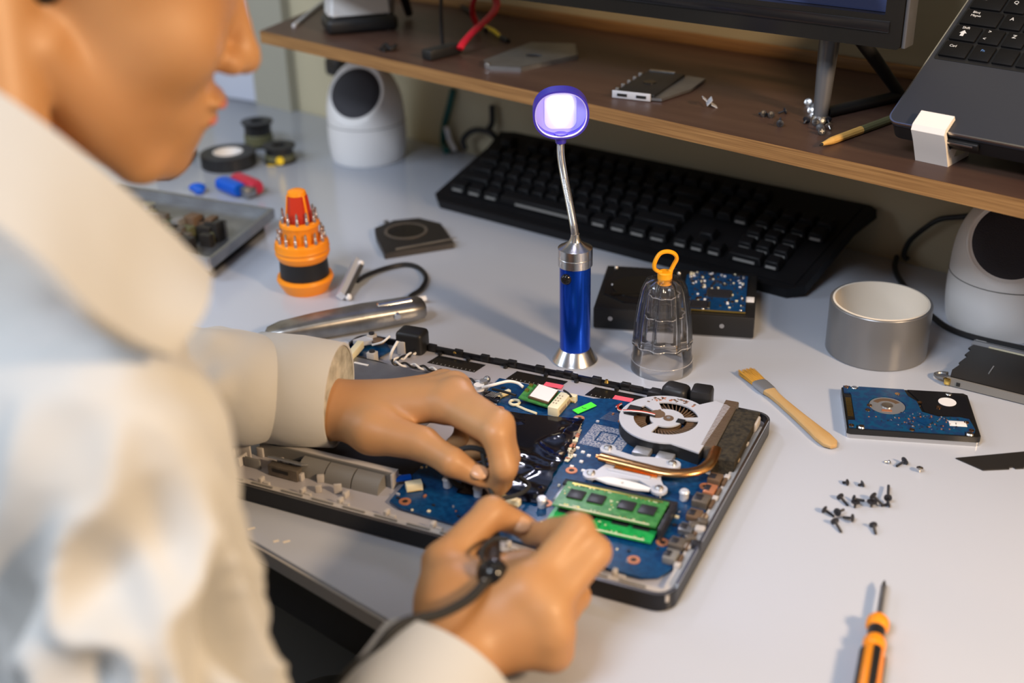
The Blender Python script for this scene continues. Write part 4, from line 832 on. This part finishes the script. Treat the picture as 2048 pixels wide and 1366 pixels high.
# ---- wifi card
Tw=Matrix.Translation((201,203,16))@Matrix.Rotation(R(2),4,'Z')@Matrix.Rotation(R(8),4,'Y')
g=MB('pcb_green'); g.T=Tw; g.box(0,0,0,30,26,1.2); g.box(-13,9,1.2,3,3,2,M='gold'); g.box(-13,0,1.2,3,3,2,M='gold'); wc=g.build('wireless_card',lb)
g=MB('alu_grey'); g.T=Tw; g.box(1,1,1.8,18,22,2,bev=.3,M='fin_brown'); g.build('card_shield',wc)
MB('label_white').poly([[(-7,-9.4),(9.6,-9.4),(9.6,11.5),(-7,11.5)]],2.9,3.2,T=Tw).build('card_label',wc)
g=MB('cream'); g.box(219,198,15,9,27,8,bev=.6); g.box(219,185.3,14,5,1,3,M='core_edge'); g.box(223.8,194,14,1,12,3,M='core_edge'); g.box(223.8,206,14,1,5,3,M='core_edge')
for i in range(8): g.box(216.5+(i%2)*2.5,192+(i//2)*4.2,19.1,1.1,1.6,.2,M='core_edge')
g.build('card_socket',lb)
g=MB('cream'); g.torus((183,190,13),4,1.2); g.tube([(184,188,12),(196,184,12),(206,182,12)],1.1,6); g.build('card_bracket',lb)
g=MB('label_white'); g.tube(smooth([LQ(965,775,20),LQ(985,770,24),LQ(1015,763,24),LQ(1035,766,22),LQ(1046,774,20)],6),1.3,8); g.build('antenna_wire',lb)
g=MB('black'); g.tube(smooth([LQ(985,778,16),LQ(1010,784,20),LQ(1032,791,19)],6),1.1,8); g.build('antenna_wire',lb)
g=MB('steel'); p=LQ(968,775,12); g.cyl(p.x,p.y,9,19,3.4,seg=16,M='alu_grey'); g.lathe([(4.4,12),(4.4,17),(2,17)],p.x-2,p.y-5,16,M='label_white'); g.sph(p.x+1,p.y+4,18,3,M='dull_steel'); g.build('grounding_post',lb)
g=MB('cream'); p=LQ(1143,798,13); g.box(p.x,p.y,14,9,5,6,bev=.5); 
for k in range(5): g.box(p.x-3.5+k*1.7,p.y-3,12.5,.7,2,1,M='gold')
g.build('small_connector',mbo)
for mm,dz in (('red_cable',0),('black',1.5)): g=MB(mm); g.tube(smooth([LQ(1128,781,15+dz),LQ(1136,786,18+dz),LQ(1143,794,16+dz)],5),.9,7); g.build('connector_wire',lb)
for u,v in ((1107,771),(1246,798)): p=LQ(u,v,11); g=MB('pink'); g.box(p.x,p.y,11.1,16,6.5,.5,rz=.02); g.build('pink_pad',lb)
# lime sticker
p=LQ(1169,817,12); g=MB('lime'); g.poly([[(-10,-3.4),(10,-3.4),(10,3.4),(-10,3.4)]],0,.5,T=Matrix.Translation((p.x,p.y,12.3))@Matrix.Rotation(math.atan2((LQ(1190,808,12)-LQ(1148,826,12)).y,(LQ(1190,808,12)-LQ(1148,826,12)).x),4,'Z')@Matrix.Rotation(R(3),4,'X')); arc=[Vector((p.x+2.1*math.cos(R(a)),p.y+1.3*math.sin(R(a)),13.0)) for a in range(190,350,20)]; g.tube(arc,.22,5,M='paper_text'); g.build('green_sticker',mbo)
# ---- fan
fx,fy=308.5,199; FR=35
def spiral():
    pts=[]
    for i in range(37):
        a=R(60+i*6.5); r_=FR*(1+.10*i/36*0.6); pts.append((fx+r_*math.cos(a),fy+r_*math.sin(a)))
    return pts
out=spiral()+[(347,160),(349,236),(336,240)]
T1=Matrix.Translation((0,0,0))
g=MB('black'); g.poly([out,circ(fx,fy,FR-4,44)],10,21,M='black'); fho=g.build('cooling_fan',lb)
def sector(r0,r1,a0,a1): return circ(fx,fy,r1,18,a0=a0,a1=a1)+circ(fx,fy,r0,18,a0=a0,a1=a1)[::-1]
g=MB('alu_white'); g.poly([out,sector(14,25,25,122),sector(12.5,25,150,240),sector(13,25,262,372)],21,22.2); g.build('fan_cover_plate',fho)
g=MB('copper_ring')
for k in range(26):
    aa=R(random.gauss(100,16)); rr_=random.uniform(27,33); g.box(fx+rr_*math.cos(aa),fy+rr_*math.sin(aa),22.25,random.uniform(1,3.5),random.uniform(.8,2.2),.12,rz=random.random()*3,M=random.choice(['copper_ring','fin_brown']))
for k in range(14):
    aa=R(random.gauss(150,14)); rr_=random.uniform(9,14); g.box(fx+rr_*math.cos(aa),fy+rr_*math.sin(aa),22.25,random.uniform(1,3.5),random.uniform(.8,2),.12,rz=random.random()*3,M=random.choice(['copper_ring','fin_brown']))
g.build('rust_stains',fho,kind='stuff')
g=MB('fin_brown'); g.poly([circ(fx,fy,FR-4,44)],10.2,11,M='black')
for i in range(46):
    a=2*math.pi*i/46; g.box(fx+21*math.cos(a),fy+21*math.sin(a),16,11,.7,8,rz=a+.35,M='fin_brown')
g.cyl(fx,fy,11,18.5,12,seg=32,M='fin_brown'); g.build('fan_rotor',fho)
g=MB('copper_ring'); g.cyl(fx+2,fy,22.1,22.8,4,seg=20,M='fin_brown'); g.cyl(fx+2,fy,22.7,23.1,1.6,seg=12,M='alu_grey'); g.box(fx+12,fy-.5,22.4,6,6,.5,M='black'); g.cyl(fx-8,fy+3,20,22.6,6,seg=18,M='fin_brown'); g.build('fan_hub_mark',fho)
g=MB('black'); p=LQ(1266,820,23); g.box(p.x,p.y,22.7,10,15,.5,rz=.0); g.build('black_tape',fho)
for k,mm in enumerate(('red_plastic','label_white','black')):
    g=MB(mm); g.tube(smooth([LQ(1310,829+k*1.6,23.4),LQ(1288,824+k*1.6,23.6),LQ(1262,821+k*1.8,24),LQ(1240,820+k*2,20),LQ(1236,812+k*2,16),LQ(1243,807+k*2,13),LQ(1232,813+k*2,12)],6),.75,7); g.build('fan_wire',fho)
# exhaust grille and foam
a=LQ(1462,806,20); b=LQ(1412,897,20); d_=b-a; an=math.atan2(d_.y,d_.x)
g=MB('exhaust'); g.box((a.x+b.x)/2+1,(a.y+b.y)/2,16,d_.length,11,12,rz=an,bev=.6); 
for i in range(34): t_=(i+.5)/34; g.box(a.x+d_.x*t_+1,a.y+d_.y*t_,22.2,.7,10,.6,rz=an,M='fin_brown')
g.build('heat_fins',lb)
g=MB('dust'); g.poly([[(354,236),(372,238),(374,160),(357,158)]],9,21); g.build('foam_block',lb)
# ---- heat pipe
pp=[LQ(1193,912,20),LQ(1225,920,20),LQ(1270,931,20),LQ(1320,943,20),LQ(1360,947,20),LQ(1398,941,20),LQ(1420,926,20),LQ(1430,905,20),LQ(1432,898,20)]
pp=smooth(pp,8); n_=len(pp)
g=MB('copper'); g.tube(pp,[2.2 if i<2 else 4.6 for i in range(n_)],16,flat=.62); g.build('heat_pipe',lb)
def ear_plate(name,pts,ears,z,M='alu_white'):
    g=MB(M); P=[LQ(u,v,z) for u,v in pts]; g.poly([[(p.x,p.y) for p in P][::-1]],z-1,z+.8)
    for u,v in ears:
        p=LQ(u,v,z); g.lathe([(6,z-1),(6,z+.9),(3,z+.9),(3,z-1),(6,z-1)],p.x,p.y,24); 
    po=g.build(name,lb)
    for u,v in ears:
        p=LQ(u,v,z); g=MB('gold'); g.lathe([(0,10),(2.6,10),(2.2,z),(3,z+.5),(3,z+2.4),(1.8,z+3.4),(0,z+3.4)],p.x,p.y,18,M='steel'); g.build('spring_screw',po)
ear_plate('cooler_bracket',((1212,893),(1222,908),(1262,922),(1330,940),(1348,938),(1352,926),(1320,917),(1270,914),(1228,900),(1222,894)),((1216,899),(1345,930)),17.5)
ear_plate('cooler_bracket',((1178,952),(1212,930),(1240,933),(1322,950),(1322,962),(1328,975),(1318,985),(1300,975),(1278,962),(1215,955),(1188,957)),((1182,949),(1318,980)),16.5)
g=MB('copper'); a=LQ(1222,938,17); b=LQ(1318,958,17); g.box((a.x+b.x)/2,(a.y+b.y)/2+4,17.6,(b-a).length*.9,9,1.6,rz=math.atan2((b-a).y,(b-a).x)); a=LQ(1216,940,17); b=LQ(1300,958,17); g.box((a.x+b.x)/2,(a.y+b.y)/2,18.0,(b-a).length,2.4,1,rz=math.atan2((b-a).y,(b-a).x),M='alu_white'); g.build('copper_block',lb)
a=LQ(1190,960,14); b=LQ(1300,985,14); mid=(a+b)/2; 
g=MB('bracket_white'); hl=(b-a).length/2; an=math.atan2((b-a).y,(b-a).x); g.poly([[(-hl,-1.5),(-hl,1.5),(-hl*.5,4),(hl*.5,4),(hl,1.5),(hl,-1.5),(hl*.5,-4),(-hl*.5,-4)],circ(0,0,1.6,4)],15.5,17,T=Matrix.Translation((mid.x,mid.y,0))@Matrix.Rotation(an,4,'Z'),M='label_white'); g.build('retaining_plate',lb)
for u,v in ((1284,906),(1330,917)): p=LQ(u,v,13); g=MB('chip'); g.box(p.x,p.y,13.4,13,11,4.4,bev=.8,M='alu_grey'); g.build('coil',mbo)
# ---- memory
a=LQ(1136,967,19); b=LQ(1338,1010,19); c_=LQ(1116,1014,20)
X=(b-a).normalized(); mw=(b-a).length; Y=Vector((-X.y,X.x,0)); an=math.atan2(X.y,X.x); dpt=abs((c_-a).dot(Y))
def ram(name,oy,z,M,parts):
    T=Matrix.Translation((a.x,a.y+oy,z))@Matrix.Rotation(an,4,'Z'); g=MB(M); g.T=T; g.poly([[(0,-dpt),(mw,-dpt),(mw,-6),(mw-1.5,-5),(mw,-4),(mw,0),(0,0),(0,-4),(1.5,-5),(0,-6)]],0,1.2); mo=g.build(name,lb)
    for xx in parts:
        g=MB('chip'); g.T=T; g.box(xx,-dpt*.48,1.8,11.5,10.5,1.3,bev=.2); g.build('memory_chip',mo)
    g=MB('cream'); g.T=T
    for i in range(60):
        xx=random.uniform(2,mw-2); 
        if any(abs(xx-q_)<7 for q_ in parts): yy=random.choice([-3.5,-dpt+3])
        else: yy=random.uniform(-dpt+2,-3)
        g.box(xx,yy,1.35,random.uniform(.6,1.8),random.uniform(.5,1),.3,M=random.choice(['cream','gold','lime' if 0 else 'cream','chip']))
    g.box(mw/2,-1.6,1.3,mw-8,1.4,.15,M='gold'); g.box(mw/2,-dpt+1.2,1.3,mw-10,1,.15,M='cream'); g.build('small_components',mo,kind='stuff')
ram('memory_module',0,20,'pcb_green',(12,27,49,64))
ram('memory_module',-9.5,13.5,'pcb_green_bright',(10,25,49,64))
T=Matrix.Translation((a.x,a.y,0))@Matrix.Rotation(an,4,'Z')
g=MB('chip'); g.T=T; g.box(mw/2,3.6,14.8,mw+9,7,7,bev=.6); g.box(-3,-8,15,3,22,3,bev=.5,M='alu_grey'); g.box(mw+3,-16,16,3.4,34,9,bev=.6,M='chip'); g.box(mw/2,-6,12.5,mw,6,3); g.build('memory_slot',lb)
# ---- ports on right edge
for (y,w_,d_,h,M_) in ((143,12,12,8,'fin_brown'),(128,14,10,7,'copper_ring'),(112,14,14,9,'exhaust'),(94,13,12,7,'fin_brown'),(76,12,12,7,'dull_steel'),(58,12,13,7,'exhaust'),(42,13,11,8,'case_grey')):
    g=MB(M_); g.box(370-d_*.4,y,11+h*.33,d_*.8,w_*.85,h*.66,bev=.5); g.box(370-d_*.4-2,y,11+h*.66,d_*.4,w_*.5,.8,bev=.3,M='chip'); g.box(370-d_*.8,y+3,12,3,4,2.4,M='fin_brown'); g.box(372,y,12,2,w_*.7,5,M='fin_brown'); g.build('port',lb)
g=MB('pencil_green'); p=LQ(1395,1060,14); 
for q_ in ((1388,1052),(1400,1060),(1380,1078),(1393,1090),(1405,1045)):
    p=LQ(*q_,14); g.box(p.x,p.y,14,7,6,5,rz=random.random(),bev=1,M=random.choice(['case_in','exhaust','chip']))
g.build('jack_cluster',lb)
g=MB('alu_grey'); g.box(352,243,13,18,6,8,bev=1,M='chip'); g.box(366,240,13,10,9,9,bev=1,M='exhaust'); g.box(372,228,15,4,14,9,bev=1,M='case_in'); g.build('corner_connector',lb)
# black cable loop held by the left hand
lc=W(942,945,28)
g=MB('rubber')
cxl=PD(942,940,(lc-Vector((0,0,CAMH))).dot(_fw)/1)
def ringpt(a,r,dz): 
    return cxl+_R*(r*math.cos(a))+(_U*.85-_fw*.52).normalized()*(r*math.sin(a)*1.12)+Vector((0,dz,0))
pts=[ringpt(2*math.pi*i/28,17,i*.06) for i in range(62)]
pts+=smooth([pts[-1],W(985,990,24),W(1015,995,22),W(1045,985,21),W(1058,970,20),W(1040,955,21)],6)[1:]
g.tube(pts,1.6,8); solo(g,'cable_loop','dark coiled cable pinched in the left hand above the circuit board','cable')
# ================================================================ person
def v3(p): return (p[0],p[1],p[2])
pr=thing('person','person in pale shirt leaning over the bench, both hands on the laptop','person',(0,0,0))
hT=Vector((.755,.656,0)); sT=Vector((.656,-.755,0))
C7=Vector((-300,548,262))
# head frame
nose=PD(516,126,680)
psi=R(15); tau=R(22)
h_=Vector((math.cos(psi),math.sin(psi),0)); Fd=h_*math.cos(tau)-Vector((0,0,math.sin(tau))); Ud=h_*math.sin(tau)+Vector((0,0,math.cos(tau))); Sd=Fd.cross(Ud).normalized()
O=nose-Fd*116+Ud*18
def H(f,s,u): return v3(O+Fd*f+Sd*s+Ud*u)
HM=[[Fd[i],Sd[i],Ud[i]] for i in range(3)]
P=[]
def c(a,b,ra,rb,k=6): P.append(('c',v3(a),v3(b),ra,rb,k))
def e(cn,r,k=6,M_=None): P.append(('e',v3(cn),r,M_ or HM,k))
e(H(-8,0,52),(92,74,84),0); e(H(42,0,0),(54,58,80),20); e(H(38,0,-50),(50,50,40),18); 
e(H(78,0,-82),(17,18,15),14); c(H(4,55,-32),H(66,20,-82),17,15,12); c(H(4,-55,-32),H(66,-20,-82),17,15,12)
e(H(66,34,-14),(24,20,22),16); e(H(66,-34,-14),(24,20,22),16); e(H(82,0,-55),(16,24,22),14)
c(H(86,0,26),H(106,0,-12),6,8,7); e(H(107,0,-18),(10.5,9,9),6); e(H(100,12,-20),(9,7,7),5); e(H(100,-12,-20),(9,7,7),5)
e(H(97,0,-43),(8,21,5.5),4); e(H(94,0,-54),(8.5,19,6),3); c(H(80,-34,44),H(80,34,44),11,11,14)
e(H(6,76,50),(14,5,25),3); e(H(6,-76,50),(14,5,25),3)
# neck, torso, arms
c(H(-34,4,-30),v3(C7+Vector((0,0,10))),49,58,5); c(H(-16,0,-62),v3(C7+hT*35+Vector((0,0,-20))),34,46,8)
shR=Vector((-172,446,232)); c(H(-30,46,12),v3(C7+hT*52+sT*34),21,21,5); c(H(-30,-46,12),v3(C7+hT*52-sT*34),21,21,5); shL=Vector((-425,655,245)); pel=Vector((-400,330,-230))
c(C7,shR,42,30,16); c(C7,shL,44,36,20); c(C7+hT*14-Vector((0,0,70)),pel,96,105,40); c(pel+sT*70,pel-sT*70,95,95,40)
# left arm
wL=W(648,818,46); eL=Vector((-400,800,96))
c(shL,eL,36,34,14); c(eL,wL,36,24,14)
def hand(wr,mcp,fing,thumb,k=5,pr_=10.5,palm_extra=()):
    # palm: fan of limbs from the wrist to each knuckle
    for i,m in enumerate(mcp): c(wr,m,17 if i in(1,2) else 15.5,11.6 if i<3 else 10.6,9)
    for a_,b_ in zip(mcp,mcp[1:]): c(a_,b_,11,11,7)
    for f_ in fing:
        r0=f_[0]; pts=f_[1:]
        rs=[r0,r0*.93,r0*.84,r0*.70]
        for i in range(len(pts)-1): c(pts[i],pts[i+1],rs[i],rs[i+1],4 if i else 7)
    t_=thumb; c(wr,t_[0],17,16,10); c(t_[0],t_[1],16.5,12.2,8); c(t_[1],t_[2],11.6,10.0,5); c(t_[2],t_[3],10.2,7.6,4)
mI,mM,mR,mP=W(893,812,62),W(912,792,64),W(908,778,60),W(888,770,50)
hand(wL,[mI,mM,mR,mP],[(11.0,mI,W(992,868,66),W(1008,935,45),W(993,974,24)),(10.6,mM,W(1000,848,68),W(1014,915,46),W(1006,962,26)),(9.4,mR,W(965,846,54),W(958,898,34),W(930,912,26)),(8.2,mP,W(930,836,42),W(925,878,28),W(905,888,24))],[W(745,862,46),W(845,888,46),W(905,925,44),W(962,955,32)])
nailL=W(963,950,38)
# right arm
wR=PD(925,1292,700); eR=Vector((-142,342,-18))
c(shR,eR,22,26,8); c(eR,wR,34,26,14)
rI,rM,rR_,rP=PD(1052,1182,702),PD(1092,1222,697),PD(1102,1262,697),PD(1104,1302,702)
hand(wR,[rI,rM,rR_,rP],[(10.6,rI,PD(1155,1058,724),PD(1108,1066,757),PD(1062,1070,776)),(10.4,rM,PD(1190,1104,724),PD(1150,1118,760),PD(1092,1104,782)),(9.8,rR_,PD(1150,1192,736),PD(1112,1180,764),PD(1075,1150,778)),(8.8,rP,PD(1106,1262,742),PD(1076,1225,764),PD(1046,1190,768))],[PD(892,1215,712),PD(885,1125,738),PD(983,1025,764),PD(1048,1052,776)])
c(PD(905,1190,718),PD(1050,1150,745),19,16,10); c(PD(915,1230,712),rI,20,14,10)
# legs (trousers cover them)
kR=pel+hT*430+sT*95+Vector((0,0,40)); kL=pel+hT*430-sT*95+Vector((0,0,40)); fR=kR+Vector((0,0,-500))-hT*40; fL=kL+Vector((0,0,-500))-hT*40
for kk,ff,sg in ((kR,fR,1),(kL,fL,-1)): c(pel+sT*75*sg,kk,80,52,20); c(kk,ff,50,36,10)
def split(ps,lim): pass
body=sdf_mesh('body',P,2.6,['skin'],pr)
# face pieces
mats_=MT
def ellip(name,pos,r,M,parent=pr,rot=None):
    g=MB(M); q_=rot or Matrix(HM).to_4x4(); g._merge((lambda b:(bmesh.ops.create_uvsphere(b,u_segments=24,v_segments=14,radius=1),b)[1])(bmesh.new()),M,Matrix.Translation(pos)@q_@Matrix.Diagonal((*r,1))); return g.build(name,parent)
for s_ in (1,-1):
    ellip('eye',H(80,s_*32,27),(12,12,12),'eye_white')
    ellip('iris',H(90.2,s_*32,24),(2.6,5.5,5.5),'iris')
    g=MB('hair'); g.tube([H(92,s_*14,44),H(95,s_*26,48),H(89,s_*40,47),H(82,s_*48,42)],3.2,8,flat=.6); g.build('eyebrow',pr)
ellip('upper_lip',H(100.5,0,-43.5),(5,18,3.4),'lip'); ellip('lower_lip',H(97.5,0,-54),(5.4,17,4.2),'lip')
# nails
def nail(p,nrm,dr,sc_=1):
    n_=Vector(nrm).normalized(); d_=Vector(dr).normalized(); s_=n_.cross(d_).normalized(); d_=s_.cross(n_)
    M_=Matrix(((s_.x,d_.x,n_.x,0),(s_.y,d_.y,n_.y,0),(s_.z,d_.z,n_.z,0),(0,0,0,1)))
    g=MB('nail'); b=bmesh.new(); bmesh.ops.create_uvsphere(b,u_segments=16,v_segments=10,radius=1); g._merge(b,'nail',Matrix.Translation(p)@M_@Matrix.Diagonal((5.6*sc_,7*sc_,2.2,1))); g.build('fingernail',pr)
dirL=(W(962,955,32)-W(905,925,44)); nail(W(958,950,36)+Vector((0,-3.2,4.6)),Vector((0,-.55,.83)),dirL)
dirR=(PD(1048,1052,776)-PD(983,1025,764)); nail(PD(1042,1050,773)-_fw*7.0+_U*1.5,-_fw*.9+_U*.35,dirR,.95)
# hair
Pb=P; hp=[('e',H(-12,0,56),(95,78,87),HM,0),('e',H(-30,0,20),(72,70,70),HM,12)]
sdf_mesh('hair',hp,4,['hair'],pr,subs=[('e',H(95,0,10),(78,90,66),HM,0),('e',H(-8,86,20),(20,24,28),HM,0),('e',H(-8,-86,20),(20,24,28),HM,0),('e',H(-20,0,-75),(120,120,62),HM,0)])
# ---- shirt: sleeves, body, cuffs
SP=[]
def sc_(a,b,ra,rb,k=20): SP.append(('c',v3(a),v3(b),ra,rb,k))
cufL=W(680,795,52); dL=(eL-cufL).normalized(); seamL=cufL+dL*72
cufR=PD(893,1338,668); dR=(eR-cufR).normalized(); seamR=cufR+dR*70
sc_(C7+Vector((0,0,-12)),shR,60,46,0); sc_(C7+Vector((0,0,-12)),shL,64,56,30); sc_(C7+hT*12-Vector((0,0,66)),pel+Vector((0,0,20)),124,128,40); sc_(pel+sT*70,pel-sT*70,100,100,40)
sc_(shR,eR,49,62,20); sc_(eR,seamR,56,46,22); None
sc_(shL,eL,58,52,24); sc_(eL,seamL,50,43,20); None
def folds(V):
    out=V.copy()
    ax=np.array(v3((eR-shR).normalized())); a0=np.array(v3(shR))
    for i,p in enumerate(V):
        q_=Vector(p); n1=mnoise.noise(q_*.011+Vector((3,1,7))); n2=-abs(mnoise.noise(Vector((p[0]*.036,p[1]*.036,p[2]*.008+2))))*2+.32
        rel=p-a0; t_=float(rel@ax)
        amp=4+22*min(1,max(0,(t_-5)/45))
        d=n1*4+n2*amp
        c0=Vector(v3(a0+ax*t_)) if -60<t_<330 and np.linalg.norm(rel-ax*t_)<95 else Vector((C7.x,C7.y,p[2]))
        n_=(q_-c0); 
        if n_.length<1e-3: continue
        dl=min((q_-cufL).length,(q_-cufR).length); f_=min(1,max(.0,(dl-60)/60))
        if (q_-cufL).length<330 and p[0]>-390 and p[1]>640:
            tt=(q_-cufL).dot(dL); c0=cufL+dL*tt; n_=q_-c0; d=mnoise.noise(Vector((tt*.022+5,p[2]*.03,p[1]*.03)))*17+mnoise.noise(q_*.05)*3
            f_=min(1,max(.06,(tt-70)/25))
        n_.normalize(); out[i]=np.array(v3(q_+n_*d*f_))
    return out
shirt=sdf_mesh('shirt',SP,3.6,['shirt'],pr,post=folds,subs=[('c',H(-10,0,-20),v3(C7+Vector((0,0,20))),62,64,0)])
# cuffs as separate clean bands
def cuff(c0,d_,r0,r1,L,name,off=0):
    g=MB('shirt'); T=Matrix.Translation(c0)@Vector(d_).to_track_quat('Z','Y').to_matrix().to_4x4()
    g.lathe([(r0-.2,.6),(r0+1.0,0),(r0+2.2,.6),(r1+2.6,L*.5),(r1+2.2,L-1),(r1+.8,L),(r1,L-1),(r1-.6,L*.5),(r0-.2,.6)],T=T,seg=72); 
    o=g.build(name,pr,60); return o
dC=(dL+_fw*.26).normalized(); cuff(cufL+Vector((0,0,2)),dC,38,40,66,'cuff'); cuff(cufR,dR,40,41.5,68,'cuff')
g=MB('shirt_in'); T=Matrix.Translation(cufL+Vector((0,0,2)))@dC.to_track_quat('Z','Y').to_matrix().to_4x4(); g.lathe([(37.6,1),(36.8,20),(36,44)],T=T,seg=48); g.build('cuff_lining',pr,60)
# ---- collar
def patch(rows_,th,M,name,n=5):
    rows2=[smooth(r_,n) for r_ in rows_]; m=len(rows2[0]); cols=[smooth([r_[i] for r_ in rows2],n) for i in range(m)]
    b=bmesh.new(); vs=[[b.verts.new(p) for p in c_] for c_ in cols]
    for i in range(m-1):
        for j in range(len(vs[0])-1): b.faces.new((vs[i][j],vs[i+1][j],vs[i+1][j+1],vs[i][j+1]))
    bmesh.ops.recalc_face_normals(b,faces=b.faces); bmesh.ops.solidify(b,geom=list(b.faces),thickness=th)
    g=MB(M); g._merge(b,M); return g.build(name,pr,70)
# leaf: top fold line round the neck, then outer edge lying on the shoulder (camera side = wearer's right)
top=[(-140,110,500),(-20,172,500),(110,262,502),(230,360,512),(330,450,530),(425,545,552)]
mid=[(-160,230,458),(-30,310,458),(95,405,460),(205,500,472),(300,575,490),(412,622,512)]
bot=[(-180,330,428),(-40,425,428),(85,520,430),(190,625,440),(275,682,460),(345,712,482)]
rowsC=[[PD(u,v,d) for (u,v,d) in r_] for r_ in (top,mid,bot)]
patch(rowsC,4.5,'shirt','collar')
# inner collar stand round the neck
ring=[]
for k in range(9):
    a=R(-30+k*28)
    ring.append(k)
axn=(O-C7).normalized(); s1=sT.normalized(); h1=axn.cross(s1).normalized()
rA=[C7+axn*10+s1*72*math.cos(R(a))+h1*70*math.sin(R(a)) for a in range(-20,220,24)]; rB=[C7+axn*44+s1*66*math.cos(R(a))+h1*64*math.sin(R(a)) for a in range(-20,220,24)]
patch([rA,[(p+q_)/2 for p,q_ in zip(rA,rB)],rB],3,'shirt','collar_band',2)
# ---- trousers
TP=[('c',v3(pel+sT*75),v3(pel-sT*75),108,108,0)]
for kk,ff,sg in ((kR,fR,1),(kL,fL,-1)): TP+=[('c',v3(pel+sT*75*sg),v3(kk),92,64,20),('c',v3(kk),v3(ff+Vector((0,0,60))),62,52,10)]
sdf_mesh('trousers',TP,9,['trousers'],pr)
for ff in (fR,fL):
    g=MB('black'); c0=ff+hT*40; g.box(c0.x,c0.y,ff.z-20,250,92,70,rz=math.atan2(hT.y,hT.x),bev=30,seg=4); g.build('shoe',pr,60)
st=thing('stool','dark round stool under the seated person','stool',(pel.x,pel.y,FLOOR))
hs=pel.z-108-FLOOR-2
MB('black').cyl(0,0,hs-50,hs,170,seg=48,bev=14).build('seat',st); MB('dark_metal').cyl(0,0,40,hs-45,24,seg=20).build('pole',st); MB('dark_metal').cyl(0,0,0,24,220,60,seg=40,bev=4).build('base',st)
# ---- tool held by the right hand
tail=PD(985,1148,702); tipp=W(986,992,22)
ax_=(tail-tipp).normalized()
pn=thing('soldering_pen','thin black pen tool with trailing cable held in the right hand','tool',(0,0,0))
g=MB('black'); g.rod(tipp+ax_*26,tail,4.2,5.2,bev=1); g.sph(*(tail),9.5,1,1,1,M='black_gloss'); g.build('pen_body',pn)
g=MB('steel'); g.rod(tipp,tipp+ax_*30,.5,2.0); g.build('metal_tip',pn)
g=MB('label_white'); g.sph(*PD(968,1166,690),2.4); g.build('painted_glint',pn)  # white bead standing in for the glint on the black end
cord=smooth([tail,PD(968,1168,690),PD(935,1200,675),PD(880,1228,655),PD(815,1243,645),PD(778,1268,640),PD(745,1310,640),PD(700,1345,640),PD(640,1420,640)],6)
g=MB('rubber'); g.tube(cord,3.0,10); g.build('cord',pn)
cw=smooth([PD(975,1140,706),PD(962,1105,722),PD(985,1080,738),PD(1015,1078,742)],6)
g=MB('rubber'); g.tube(cw,1.6,8); g.build('thin_wire',pn)
# ---- room ceiling and side details are outside the view; end
for o in list(sc.collection.objects):
    if o.type=='MESH' and not o.data.polygons: bpy.data.objects.remove(o)
